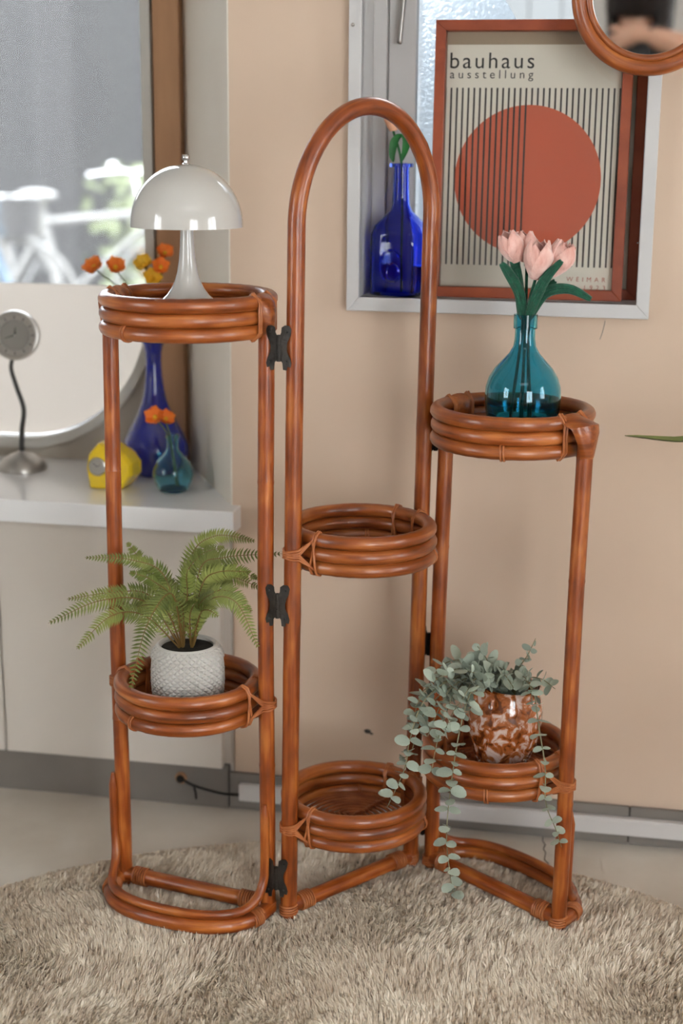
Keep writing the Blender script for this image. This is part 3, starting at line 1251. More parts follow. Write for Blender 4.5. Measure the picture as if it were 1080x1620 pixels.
# diamond relief grid
nb, nzr = 270, 84
b = MB()
vs, fs = [], []
for i in range(nzr + 1):
    t = .20 + .80 * i / nzr
    for k in range(nb):
        a = 2 * PI * k / nb
        ND = 30
        p1 = (a * ND / (2 * PI) + t * 10.5)
        p2 = (a * ND / (2 * PI) - t * 10.5)
        g1 = abs((p1 % 1) - .5) * 2
        g2 = abs((p2 % 1) - .5) * 2
        ridge = min(1 - g1, 1 - g2)
        dsp = -.0034 * max(0, 1 - ridge * 2.3) if t < .98 else 0
        r = pot_r(t) + dsp
        vs.append((r * math.cos(a), r * math.sin(a), PH * t))
for i in range(nzr):
    for k in range(nb):
        l = (k + 1) % nb
        fs.append((i * nb + k, i * nb + l, (i + 1) * nb + l, (i + 1) * nb + k))
b.add(vs, fs)
b.lathe([(pot_r(1), PH), (pot_r(1) - .002, PH + .001), (pot_r(1) - .005, PH - .002), (pot_r(1) - .006, PH - .03)], nb)
pot = b.build('pot', 'pot', fern)
b = MB()
b.lathe([(0, 0), (pot_r(0) - .002, 0), (pot_r(0), .002), (pot_r(.12), PH * .12), (pot_r(.2) - .0005, PH * .20), (pot_r(.2) - .004, PH * .20), (0, PH * .2)], 60)
b.build('plain_base_band', 'concrete', pot)
b = MB()
b.lathe([(0, PH - .004), (.0395, PH - .006)], 30)
b.build('soil', 'soil', fern)


def frond_mesh(ctrl, width, n_pairs):
    """ctrl: points in fern space; leaflets along the rib"""
    pts = spline(ctrl, 48)
    N = len(pts)
    b = MB()
    rib = MB().tube(pts, [.0014 * (1 - .75 * i / (N - 1)) for i in range(N)], 5)
    up = Vector((0, 0, 1))
    for k in range(n_pairs):
        s = .16 + .83 * k / (n_pairs - 1)
        i = min(N - 2, int(s * (N - 1)))
        p = pts[i]
        t = (pts[i + 1] - pts[max(0, i - 1)]).normalized()
        side = t.cross(Vector((0, -.85, .55)))
        side = side.normalized() if side.length > .15 else t.cross(up).normalized()
        nrm = side.cross(t).normalized()
        ss = (s - .16) / .84
        Ln = width * 1.10 * (min(1, .45 + ss * 2.6)) * (1 - ss ** 3.2 * .84)
        hw = max(.0011, .0025 * (1 - .40 * ss))
        for sg in (-1, 1):
            d = (side * sg * .93 + t * .36 - nrm * .12 + Vector((random.uniform(-.08, .08), random.uniform(-.08, .08), random.uniform(-.08, .08)))).normalized()
            e = t
            q0, q1 = p + e * hw * .6, p - e * hw * .6
            m1, m2 = p + d * Ln * .45 + e * hw + nrm * .0008, p + d * Ln * .45 - e * hw + nrm * .0008
            tip = p + d * Ln - nrm * Ln * .16 + e * hw * .8
            mid_ = p + d * Ln * .45 - nrm * .0006
            b.add([p, q0, m1, tip, m2, q1, mid_], [(0, 1, 2, 6), (6, 2, 3), (6, 3, 4), (0, 6, 4, 5)])
    return b, rib


FRONDS = [
    ([[-0.006, 0, 0.08], [-0.05, -0.05, 0.1714], [-0.1123, -0.09, 0.1881], [-0.1833, -0.12, 0.1632]], 0.019, 34),
    ([[-0.006, 0, 0.08], [-0.0523, -0.07, 0.1585], [-0.0962, -0.11, 0.1711], [-0.1408, -0.14, 0.132]], 0.018, 32),
    ([[-0.006, 0, 0.08], [-0.0517, 0.0, 0.1655], [-0.1079, 0.0, 0.1728], [-0.1779, 0.0, 0.1614]], 0.016, 32),
    ([[-0.006, 0, 0.08], [-0.0316, 0.01, 0.1921], [-0.0818, 0.01, 0.2201], [-0.1512, 0.01, 0.2233]], 0.014, 34),
    ([[-0.006, 0, 0.08], [-0.0448, 0.06, 0.1571], [-0.0768, 0.09, 0.1934], [-0.1023, 0.11, 0.2201]], 0.016, 28),
    ([[-0.006, 0, 0.08], [-0.011, -0.09, 0.1985], [-0.0414, -0.14, 0.1674], [-0.0646, -0.155, 0.0771]], 0.021, 38),
    ([[0.006, 0, 0.08], [0.0005, 0.05, 0.2055], [0.0375, 0.07, 0.2421], [0.0984, 0.08, 0.232]], 0.017, 34),
    ([[0.006, 0, 0.08], [0.0175, 0.02, 0.1995], [0.0552, 0.025, 0.221], [0.141, 0.03, 0.2263]], 0.019, 36),
    ([[0.006, 0, 0.08], [0.0305, 0.03, 0.1719], [0.0633, 0.04, 0.197], [0.1043, 0.04, 0.1845]], 0.018, 30),
    ([[0.006, 0, 0.08], [0.0338, -0.06, 0.1753], [0.079, -0.09, 0.188], [0.1127, -0.1, 0.1214]], 0.018, 34),
    ([[0.006, 0, 0.08], [0.0301, -0.02, 0.1676], [0.0655, -0.03, 0.1855], [0.0993, -0.04, 0.157]], 0.017, 30),
    ([[-0.006, 0, 0.08], [0.0042, -0.03, 0.1753], [0.0059, -0.05, 0.2102], [0.01, -0.07, 0.2304]], 0.015, 24),
    ([[-0.006, 0, 0.08], [-0.0149, 0.05, 0.1453], [-0.0344, 0.08, 0.1612], [-0.0542, 0.1, 0.1653]], 0.016, 26),
    ([[0.006, 0, 0.08], [0.0151, 0.07, 0.1495], [0.0263, 0.1, 0.1711], [0.0426, 0.12, 0.1911]], 0.016, 28),
    ([[-0.006, 0, 0.08], [-0.0068, -0.05, 0.167], [-0.0214, -0.08, 0.1858], [-0.0337, -0.1, 0.1778]], 0.016, 24),
    ([[0.006, 0, 0.08], [0.0234, -0.05, 0.1528], [0.0373, -0.07, 0.1689], [0.0544, -0.09, 0.166]], 0.014, 22),
    ([[0.006, 0, 0.08], [0.0084, -0.04, 0.1445], [0.0154, -0.06, 0.1703], [0.0239, -0.08, 0.1843]], 0.015, 22),
    ([[-0.006, 0, 0.08], [-0.0148, 0.005, 0.1544], [-0.0518, 0.005, 0.1905], [-0.0844, 0.005, 0.2029]], 0.016, 30),
    ([[0.006, 0, 0.08], [0.0229, -0.01, 0.1839], [0.0493, -0.02, 0.2114], [0.0963, -0.03, 0.2148]], 0.018, 30),
    ([[-0.006, 0, 0.08], [-0.0265, -0.04, 0.1588], [-0.0579, -0.06, 0.1716], [-0.1104, -0.08, 0.1517]], 0.017, 30),
    ([[0.006, 0, 0.08], [0.037, 0.01, 0.1731], [0.0608, 0.01, 0.1959], [0.1097, 0.01, 0.1787]], 0.018, 30),
    ([[0.006, 0, 0.08], [-0.0056, 0.03, 0.1765], [0.0159, 0.04, 0.2184], [0.0534, 0.05, 0.2308]], 0.017, 30),
    ([[-0.006, 0, 0.08], [-0.0008, -0.04, 0.1493], [-0.0029, -0.06, 0.175], [-0.0123, -0.08, 0.1878]], 0.015, 22),
    ([[0.006, 0, 0.08], [0.0197, -0.04, 0.1563], [0.0311, -0.06, 0.182], [0.0476, -0.08, 0.1978]], 0.016, 24)]
for ctrl, wd_, npair in FRONDS:
    fb, rib = frond_mesh(ctrl, wd_, int(npair * 1.2))
    rib.build('rib', 'fern_stem', fb.build('frond', 'fern', fern))


# ---- teal glass bottle vase on the right top tray
def shell(prof, t):
    inner = []
    for (r, z) in prof[::-1]:
        inner.append((max(0, r - t), z))
    return inner


vz = .789 - .020 + .0045
VX, VY = .2625, 2.186
vase = MB()
outer = [(0, 0), (.048, 0), (.0515, .003), (.0545, .020), (.0555, .038), (.0545, .052), (.050, .066), (.042, .079), (.031, .091), (.022, .101), (.0165, .111), (.0148, .122), (.0145, .136),
         (.0172, .137), (.0172, .150), (.0172, .157)]
inn_ = [(.0142, .157), (.0128, .150), (.0122, .136), (.0124, .122), (.0142, .111), (.0198, .100), (.0288, .0895), (.0398, .0775), (.0478, .065), (.0522, .0515), (.0532, .038), (.0522, .020), (.049, .0055), (0, .0045)]
vase.lathe(outer + inn_, 56)
v = vase.build('bottle_vase', 'teal_glass')
v.location = (VX, VY, vz)
tag(v, 'round teal glass bottle vase holding pink tulips on the right tray', 'vase')


def petal(b, base, axis, e1, L, wdt, open_, thickn=.0016):
    """cupped petal: axis is the flower axis, e1 outward"""
    e2 = axis.cross(e1)
    nu, nv = 7, 7
    vs = []
    for lay in (0, 1):
        for i in range(nu + 1):
            t = i / nu
            prof_r = (.25 + open_ * math.sin(min(1, t * 1.15) * PI * .62)) * wdt * (1 - .42 * t ** 3.0)
            half_ = wdt * .78 * math.sin(PI * min(1, (.10 + .90 * t) ** .8)) ** .62 if t < 1 else .0008
            half_ = max(half_, .0008)
            for j in range(nv + 1):
                s = j / nv * 2 - 1
                phi = s * min(1.15, half_ / max(prof_r, .003))
                rr_ = prof_r + (thickn if lay else 0)
                p = base + axis * (L * (t - .06 * abs(s) * t * t)) + (e1 * math.cos(phi) + e2 * math.sin(phi)) * rr_
                vs.append(p)
    n1 = (nu + 1) * (nv + 1)
    fs = []
    for i in range(nu):
        for j in range(nv):
            a_ = i * (nv + 1) + j
            q = (a_, a_ + 1, a_ + nv + 2, a_ + nv + 1)
            fs.append(q)
            fs.append(tuple(x + n1 for x in q[::-1]))
    rim = [j for j in range(nv + 1)] + [i * (nv + 1) + nv for i in range(1, nu + 1)] + [nu * (nv + 1) + j for j in range(nv - 1, -1, -1)] + [i * (nv + 1) for i in range(nu - 1, 0, -1)]
    for k in range(len(rim)):
        a_, c_ = rim[k], rim[(k + 1) % len(rim)]
        fs.append((a_, a_ + n1, c_ + n1, c_))
    b.add(vs, fs)


def fat_leaf(ctrl, wdt, thickn):
    """velvet pipe-cleaner leaf: two padded strands side by side making a pointed loop"""
    pts = spline(ctrl, 30)
    N = len(pts)
    b = MB()
    up = Vector((0, 0, 1))
    lefts, rights = [], []
    for i, p in enumerate(pts):
        t = (pts[min(N - 1, i + 1)] - pts[max(0, i - 1)]).normalized()
        side = t.cross(Vector((0, -1, 0.15))).normalized()
        s = i / (N - 1)
        hw = wdt * (.25 + .75 * math.sin(PI * min(1, s ** .8 * .98)) ** .8) * (1 if s < .97 else .5)
        lefts.append(p + side * hw * .55)
        rights.append(p - side * hw * .55)
    b.tube(lefts, [thickn * (1 - .35 * (i / (N - 1)) ** 3) for i in range(N)], 8)
    b.tube(rights, [thickn * (1 - .35 * (i / (N - 1)) ** 3) for i in range(N)], 8)
    b.tube(pts, [thickn * .75] * N, 8)
    return b


def tulip(label, base, head, bend, size, tilt, leaves):
    o = thing('tulip', label, 'flower', base, group=None)
    B = Vector(base)
    loc = lambda p: Vector(p) - B
    h = loc(head)
    axis = Vector(tilt).normalized()
    pts = spline([Vector((0, 0, 0)), loc(bend), h], 20)
    MB().tube(pts, .0022, 8).build('stem', 'velvet_green', o)
    e1 = axis.orthogonal().normalized()
    e2 = axis.cross(e1)
    for k in range(6):
        a_ = 2 * PI * k / 6 + (0 if k % 2 else .25)
        d = e1 * math.cos(a_) + e2 * math.sin(a_)
        b = MB()
        petal(b, h, axis, d, size * random.uniform(.92, 1.05), size * .41, 0.66 if k % 2 == 0 else .52, .0030)
        b.build('petal', 'velvet_pink', o)
    for ctrl, wd_ in leaves:
        fat_leaf([loc(c) for c in ctrl], wd_, .0040).build('leaf', 'velvet_green', o)
    return o


nk = (VX + .002, VY, vz + .16)      # mouth of the vase
tulip('pink velvet tulip leaning left, outermost left in the teal bottle', (VX - .016, VY + .008, vz + .006), (VX - .016, VY - .004, 1.006), (VX - .004, VY, .93), .046, (-.42, -.15, 1),
      [([(VX - .004, VY - .004, .925), (VX - .012, VY - .012, .962), (VX - .030, VY - .020, .992), (VX - .040, VY - .024, 1.004)], .0075),
       ([(VX - .006, VY + .004, .925), (VX - .012, VY + .002, .975), (VX - .022, VY - .008, 1.012), (VX - .030, VY - .014, 1.026)], .006)])
tulip('large pink velvet tulip at the front middle of the teal bottle', (VX - .004, VY - .010, vz + .006), (VX + .010, VY - .016, .984), (VX + .002, VY - .003, .93), .056, (.06, -.30, 1),
      [([(VX + .002, VY - .006, .925), (VX + .010, VY - .020, .955), (VX + .022, VY - .034, .985), (VX + .042, VY - .042, 1.010)], .008)])
tulip('pink velvet tulip leaning right over the poster text in teal bottle', (VX + .010, VY + .006, vz + .006), (VX + .032, VY - .006, .988), (VX + .006, VY, .93), .052, (.55, -.12, 1),
      [([(VX + .004, VY - .002, .925), (VX + .024, VY - .016, .962), (VX + .055, VY - .030, .970), (VX + .086, VY - .040, .957)], .0075)])
tulip('smaller pink velvet tulip behind the large one in the teal bottle', (VX + .001, VY + .012, vz + .006), (VX + .000, VY + .012, 1.004), (VX, VY + .004, .94), .044, (-.08, .12, 1), [])
tulip('pink velvet tulip at the back right among the teal bottle tulips', (VX + .014, VY + .014, vz + .006), (VX + .040, VY + .014, .990), (VX + .005, VY + .004, .94), .046, (.35, .05, 1),
      [([(VX + .006, VY + .006, .93), (VX + .028, VY + .004, .965), (VX + .040, VY + .002, .978)], .005)])

# ---- amber marbled glass pot with trailing eucalyptus
az = .268 - .040 + .0045
AX, AY = .250, 2.190
am = MB()
outer = [(0, 0), (.028, 0), (.035, .003), (.0455, .022), (.0535, .048), (.0570, .075), (.0560, .098), (.0520, .115), (.0480, .124), (.0485, .129), (.0500, .132)]
inn_ = [(.0475, .133), (.0455, .124), (.0495, .114), (.0535, .098), (.0545, .075), (.051, .048), (.043, .023), (.032, .006), (0, .005)]
am.lathe(outer + inn_, 56)
ap = am.build('glass_pot', 'amber')
ap.location = (AX, AY, az)
ap.rotation_euler = (0, math.radians(3.5), 0)
tag(ap, 'amber and cream marbled glass pot on the lower right tray', 'pot')

euc = thing('eucalyptus_plant', 'trailing grey-green eucalyptus spilling from the amber marbled pot', 'plant', (AX, AY, az + .012))
EO = Vector((AX, AY, az + .012))


def leaf_round(n=10, fold=.12):
    vs = [(0, 0, 0)]
    fs = []
    outl = []
    for i in range(n):
        a_ = 2 * PI * i / n
        x = .5 - .5 * math.cos(a_)
        y = .43 * math.sin(a_) * (1 + .12 * math.cos(a_))
        outl.append((x, y, abs(y) * fold + .06 * math.sin(x * PI)))
    c = (.5, 0, .035)
    vs = outl + [c]
    fs = [(i, (i + 1) % n, n) for i in range(n)]
    b = MB()
    b.add(vs, fs)
    return b


EL = [leaf_round(10, f).mesh('leaf', 'euc') for f in (.05, .16, -.10)]
VINES = [
    ([[0.235, 2.19, 0.3], [0.2198, 2.19, 0.3719], [0.166, 2.12, 0.3973], [0.1225, 2.085, 0.3755], [0.1029, 2.075, 0.3201], [0.0961, 2.07, 0.2775], [0.0707, 2.06, 0.2186]], 0.019, 0.013),
    ([[0.2368, 2.19, 0.3], [0.2223, 2.185, 0.3707], [0.1749, 2.11, 0.3862], [0.1546, 2.075, 0.3601], [0.1413, 2.065, 0.3148], [0.1345, 2.06, 0.2752]], 0.018, 0.013),
    ([[0.2392, 2.19, 0.3], [0.2246, 2.17, 0.3742], [0.1928, 2.1, 0.3852], [0.1751, 2.06, 0.3467], [0.1632, 2.045, 0.2692], [0.1573, 2.035, 0.1891], [0.1641, 2.03, 0.126], [0.1705, 2.03, 0.0945]], 0.018, 0.0135),
    ([[0.2668, 2.19, 0.3], [0.2686, 2.17, 0.3767], [0.284, 2.11, 0.3872], [0.2901, 2.07, 0.3437], [0.2991, 2.05, 0.2881], [0.3007, 2.04, 0.238], [0.3147, 2.03, 0.203], [0.3252, 2.03, 0.173]], 0.016, 0.0135),
    ([[0.2632, 2.19, 0.3], [0.2654, 2.19, 0.3672], [0.2741, 2.19, 0.3928], [0.2859, 2.19, 0.4133], [0.2964, 2.19, 0.4387]], 0.013, 0.0085),
    ([[0.244, 2.19, 0.3], [0.2344, 2.19, 0.3689], [0.2279, 2.18, 0.3909], [0.2195, 2.17, 0.4147], [0.2056, 2.16, 0.4361]], 0.019, 0.01),
    ([[0.265, 2.19, 0.3], [0.2683, 2.19, 0.3672], [0.2862, 2.16, 0.3866], [0.3026, 2.14, 0.3911], [0.3206, 2.13, 0.38]], 0.018, 0.011),
    ([[0.238, 2.19, 0.3], [0.2246, 2.19, 0.3709], [0.1868, 2.15, 0.4034], [0.1564, 2.12, 0.4071], [0.1322, 2.1, 0.3945], [0.1089, 2.085, 0.3656]], 0.02, 0.012),
    ([[0.2392, 2.19, 0.3], [0.2276, 2.2, 0.3672], [0.1949, 2.19, 0.3972], [0.1699, 2.18, 0.4056], [0.1475, 2.17, 0.3938], [0.1313, 2.16, 0.367]], 0.018, 0.012),
    ([[0.2404, 2.19, 0.3], [0.2265, 2.17, 0.3763], [0.1987, 2.12, 0.3976], [0.1823, 2.085, 0.3859], [0.1634, 2.07, 0.3622], [0.1498, 2.06, 0.3317]], 0.019, 0.012),
    ([[0.238, 2.19, 0.3], [0.2237, 2.18, 0.3726], [0.1809, 2.13, 0.3907], [0.1426, 2.11, 0.371], [0.1194, 2.1, 0.3399], [0.1059, 2.09, 0.2939], [0.092, 2.09, 0.2838]], 0.018, 0.013),
    ([[0.2428, 2.19, 0.3], [0.2299, 2.165, 0.3741], [0.2082, 2.12, 0.3947], [0.1957, 2.1, 0.3803], [0.1901, 2.09, 0.3545]], 0.017, 0.012),
    ([[0.25, 2.19, 0.3], [0.2431, 2.18, 0.3686], [0.2428, 2.14, 0.3976], [0.2453, 2.12, 0.403], [0.2554, 2.105, 0.3908]], 0.017, 0.01),
    ([[0.256, 2.19, 0.3], [0.2538, 2.19, 0.3671], [0.2297, 2.15, 0.3958], [0.2088, 2.13, 0.4029], [0.1885, 2.115, 0.4122]], 0.018, 0.011),
    ([[0.2632, 2.19, 0.3], [0.2654, 2.19, 0.3672], [0.2709, 2.13, 0.3995], [0.2788, 2.1, 0.3959], [0.2823, 2.09, 0.3702]], 0.018, 0.011),
    ([[0.238, 2.19, 0.3], [0.2237, 2.18, 0.3726], [0.192, 2.13, 0.3968], [0.162, 2.1, 0.3899], [0.1415, 2.085, 0.356], [0.129, 2.08, 0.3233]], 0.019, 0.012),
    ([[0.2392, 2.19, 0.3], [0.2256, 2.18, 0.3726], [0.189, 2.14, 0.3991], [0.152, 2.12, 0.3922], [0.1218, 2.11, 0.3808], [0.1056, 2.1, 0.3298]], 0.019, 0.012),
    ([[0.241, 2.19, 0.3], [0.2275, 2.17, 0.3743], [0.2023, 2.14, 0.3972], [0.1784, 2.12, 0.3875], [0.1689, 2.11, 0.3663]], 0.018, 0.011),
    ([[0.247, 2.19, 0.3], [0.2382, 2.18, 0.3706], [0.2288, 2.16, 0.3942], [0.235, 2.15, 0.4059], [0.2473, 2.14, 0.4056]], 0.017, 0.01)]
for vi, (ctrl, lsz, gap) in enumerate(VINES):
    pts = [Vector(p) - EO for p in spline(ctrl, 44)]
    N = len(pts)
    vine = MB().tube(pts, [.0014 * (1 - .6 * i / (N - 1)) for i in range(N)], 6).build('vine', 'euc_stem', euc)
    acc, side0, s_len = 0.0, random.uniform(0, PI), sum((pts[i + 1] - pts[i]).length for i in range(N - 1))
    run = 0
    for i in range(2, N - 1):
        st = (pts[i + 1] - pts[i]).length
        acc += st
        run += st
        if acc < gap:
            continue
        acc = 0
        t = (pts[i + 1] - pts[i - 1]).normalized()
        side0 += PI / 2 + random.uniform(-.5, .5)
        ea = t.orthogonal().normalized()
        eb = t.cross(ea)
        for sg in (0, PI):
            a_ = side0 + sg + random.uniform(-.25, .25)
            d = (ea * math.cos(a_) + eb * math.sin(a_) + t * .25 + Vector((0, -.12, .05))).normalized()
            s = lsz * 1.5 * random.uniform(.6, 1.15) * (1 - .30 * run / s_len)
            upv = (t * -.6 + Vector((random.uniform(-.5, .5), random.uniform(-.9, -.1), .5))).normalized()
            yv = upv.cross(d)
            yv = yv.normalized() if yv.length > .1 else d.orthogonal().normalized()
            zv = d.cross(yv)
            mt = Matrix((d, yv, zv)).transposed().to_4x4()
            o = link('leaf', EL[random.randrange(3)], vine)
            o.matrix_local = Matrix.Translation(pts[i]) @ mt @ Matrix.Diagonal((s, s, s, 1))

# ================================================================== THINGS ON THE BAY SILL
SZ = .56
# ---- desk clock on a wavy stalk
dc = thing('desk_clock', 'small silver desk clock on a wavy stalk and domed foot', 'clock', (-.603, 2.800, SZ))
MB().lathe([(0, 0), (.046, 0), (.0465, .003), (.044, .010), (.036, .020), (.024, .028), (.010, .033), (.006, .036), (0, .036)], 36).build('foot', 'silver', dc)
pts = spline([(0, 0, .034), (.002, 0, .075), (.007, 0, .115), (-.004, 0, .155), (-.013, 0, .190), (-.010, 0, .212)], 30)
MB().tube(pts, [.0052 - .0016 * i / 30 for i in range(len(pts))], 10).build('stalk', 'darkmetal', dc)
CM = Matrix.Translation((-.002, -.004, .254)) @ Matrix.Rotation(PI / 2 - .1, 4, 'X')
d = MB()
d.lathe([(0, -.014), (.038, -.014), (.0455, -.008), (.0465, 0), (.0445, .007), (.040, .008), (.038, .006), (.028, .0055), (.0275, .004), (0, .004)], 44)
cb = d.build('clock_case', 'silver', dc, mw=None)
cb.matrix_local = CM
d = MB()
d.lathe([(0, .0048), (.0272, .0048), (.0272, .0042), (0, .0042)], 36)
d.build('dial', 'clockface', cb)
tk = MB()
for i in range(12):
    a_ = i * PI / 6
    r0, r1 = .0300, .0362
    c_, s_ = math.cos(a_), math.sin(a_)
    wv = .0009
    tk.add([(r0 * c_ - wv * s_, r0 * s_ + wv * c_, .0066), (r0 * c_ + wv * s_, r0 * s_ - wv * c_, .0066), (r1 * c_ + wv * s_, r1 * s_ - wv * c_, .0066), (r1 * c_ - wv * s_, r1 * s_ + wv * c_, .0066)], [(0, 1, 2, 3)])
tk.build('hour_marks', 'darkmetal', cb)
for nm, a_, ln, wv in (('hour_hand', math.radians(84), .015, .0014), ('minute_hand', math.radians(196), .021, .0011)):
    h = MB()
    c_, s_ = math.cos(a_), math.sin(a_)
    h.add([(-wv * s_, wv * c_, .0056), (wv * s_, -wv * c_, .0056), (ln * c_ + wv * .3 * s_, ln * s_ - wv * .3 * c_, .0056), (ln * c_ - wv * .3 * s_, ln * s_ + wv * .3 * c_, .0056),
           (-wv * s_, wv * c_, .0050), (wv * s_, -wv * c_, .0050), (ln * c_ + wv * .3 * s_, ln * s_ - wv * .3 * c_, .0050), (ln * c_ - wv * .3 * s_, ln * s_ + wv * .3 * c_, .0050)],
          [(0, 1, 2, 3), (7, 6, 5, 4), (0, 4, 5, 1), (1, 5, 6, 2), (2, 6, 7, 3), (3, 7, 4, 0)])
    h.build(nm, 'ink', cb)
MB().ball((0, 0, .0058), .0018, .0018, .0012).build('pivot', 'chrome', cb)

# ---- yellow faceted clock
yc = thing('faceted_clock', 'yellow faceted ceramic clock beside the cobalt vase', 'clock', (-.410, 2.655, SZ), math.radians(-14))
po = [(-.036, 0), (.022, 0), (.043, .026), (.043, .048), (.030, .066), (.004, .082), (-.020, .084), (-.037, .064), (-.042, .038)]
bk = [(x * .9 + .006, z * .92 + .002) for x, z in po]
b = MB()
n_ = len(po)
fr = [(x * .93 - .001, z * .94 + .002) for x, z in po]
vs = [(x, -.024, z) for x, z in fr] + [(x, -.014, z) for x, z in po] + [(x, .018, z) for x, z in po] + [(x, .028, z) for x, z in bk]
fs = [tuple(range(n_)), tuple(range(4 * n_ - 1, 3 * n_ - 1, -1))]
for L_ in range(3):
    fs += [(L_ * n_ + i, L_ * n_ + (i + 1) % n_, (L_ + 1) * n_ + (i + 1) % n_, (L_ + 1) * n_ + i) for i in range(n_)]
for i in range(4):
    pass
b.add(vs, fs)
zmin = min(v_[2] for v_ in b.v)
body = b.build('body', 'yellow', yc, smooth=False, bevel=.0025)
body.location = (0, 0, -zmin)
dl = MB()
dl.lathe([(0, 0), (.0165, 0), (.0165, .003), (.0145, .0042), (.0138, .003), (0, .003)], 28)
o = dl.build('dial', 'silver', yc)
DM = Matrix.Translation((-.019, -.0235, .042)) @ Matrix.Rotation(PI / 2, 4, 'X')
o.matrix_local = DM
for nm, a_, ln in (('hour_hand', .6, .007), ('minute_hand', 2.4, .010)):
    h = MB().box(0, ln, -.0006, .0006, .0032, .0038).build(nm, 'ink', o)
    h.rotation_euler = (0, 0, a_)

# ---- tall cobalt vase and its poppies
CX, CY = -.3475, 2.772
cv = MB()
outer = [(0, 0), (.040, 0), (.046, .003), (.058, .022), (.0625, .042), (.061, .056), (.053, .076), (.042, .096), (.032, .116), (.0235, .138), (.0185, .160), (.0155, .185), (.0145, .210), (.0150, .228), (.0185, .242), (.0245, .252), (.0255, .254)]
inn_ = [(.0225, .254), (.0160, .243), (.0120, .228), (.0115, .21), (.0125, .185), (.0155, .16), (.0205, .138), (.029, .116), (.05, .07), (.057, .042), (.04, .006), (0, .005)]
cv.lathe(outer + inn_, 48)
o = cv.build('long_necked_vase', 'cobalt')
o.location = (CX, CY, SZ)
tag(o, 'tall cobalt blue long-necked vase on the bay sill', 'vase')


def poppy(label, base, head, bend, size, axis, m='poppy', n=5, cluster=0):
    size *= 1.25
    o = thing('poppy', label, 'flower', base)
    B = Vector(base)
    h = Vector(head) - B
    pts = spline([(0, 0, 0), Vector(bend) - B, h], 16)
    MB().tube(pts, .0015, 7).build('stem', 'stem', o)
    ax = Vector(axis).normalized()
    e1 = ax.orthogonal().normalized()
    e2 = ax.cross(e1)
    for k in range(n):
        a_ = 2 * PI * k / n
        d_ = e1 * math.cos(a_) + e2 * math.sin(a_)
        b = MB()
        # open ruffled petal: fan from centre, cup shaped
        nu, nv = 5, 6
        vs = []
        s2 = d_.cross(ax)
        for lay in (0, .0008):
            for i in range(nu + 1):
                t = i / nu
                for j in range(nv + 1):
                    s = (j / nv * 2 - 1)
                    wv = size * .62 * math.sin(PI * min(.97, .12 + t * .72)) * s
                    ln = size * t * (1 - .25 * s * s * t)
                    rf = size * .08 * t * math.sin(s * 5 + k * 2)
                    vs.append(h + d_ * ln * .85 + s2 * wv + ax * (size * .62 * t ** 1.4 + rf + lay))
        n1 = (nu + 1) * (nv + 1)
        fs = []
        for i in range(nu):
            for j in range(nv):
                a2 = i * (nv + 1) + j
                q = (a2, a2 + 1, a2 + nv + 2, a2 + nv + 1)
                fs.append(q)
                fs.append(tuple(x + n1 for x in q[::-1]))
        b.add(vs, fs)
        b.build('petal', m, o)
    cn = MB()
    cn.ball(h + ax * size * .18, size * .2, size * .2, size * .22, 10, 6)
    cn.build('flower_centre', 'poppy_yellow', o)
    return o


ct = SZ + .252
G = 'poppies in the cobalt vase'
poppy('orange poppy at the far left above the left tray', (CX - .003, CY, SZ + .20), (-.450, 2.775, .938), (-.372, 2.772, .868), .019, (-.5, -.6, .9))
poppy('orange poppy second from the left above the left tray', (CX - .002, CY + .003, SZ + .20), (-.416, 2.785, .938), (-.366, 2.775, .868), .018, (.3, -.7, .8))
poppy('orange poppy standing highest above the yellow blooms', (CX + .004, CY, SZ + .20), (-.324, 2.775, .965), (-.338, 2.772, .88), .016, (.25, -.6, .9))
poppy('orange poppy just below the highest one beside yellow blooms', (CX + .003, CY - .003, SZ + .20), (-.330, 2.765, .942), (-.339, 2.77, .87), .016, (.1, -.8, .5))
poppy('yellow bloom uppermost left of the yellow pair behind lamp', (CX, CY + .004, SZ + .20), (-.360, 2.775, .945), (-.350, 2.772, .86), .017, (-.3, -.7, .7), 'poppy_yellow', 6)
poppy('yellow bloom lowest, just above the left tray rim', (CX + .001, CY - .004, SZ + .20), (-.346, 2.765, .922), (-.346, 2.77, .86), .017, (.2, -.8, .5), 'poppy_yellow', 6)

# ---- small teal bud vase
TX, TY = -.300, 2.632
sv = MB()
outer = [(0, 0), (.023, 0), (.0265, .003), (.033, .015), (.0365, .030), (.0345, .043), (.028, .056), (.018, .066), (.0125, .073), (.0105, .080), (.0105, .094), (.0125, .098), (.0125, .102)]
inn_ = [(.0100, .102), (.0085, .094), (.0085, .080), (.0102, .073), (.016, .065), (.0258, .055), (.0322, .0425), (.0342, .030), (.0305, .016), (.024, .006), (0, .0045)]
sv.lathe(outer + inn_, 44)
o = sv.build('bud_vase', 'teal_glass_pale')
o.location = (TX, TY, SZ)
tag(o, 'small round teal glass bud vase at the sill corner', 'vase')
poppy('left one of the two orange poppies in the small teal vase', (TX + .006, TY + .002, SZ + .008), (-.328, 2.628, .692), (TX - .006, TY, .655), .017, (-.2, -.8, .6))
poppy('right one of the two orange poppies in the small teal vase', (TX + .010, TY - .002, SZ + .008), (-.311, 2.622, .690), (TX - .003, TY, .655), .015, (.5, -.5, .7))

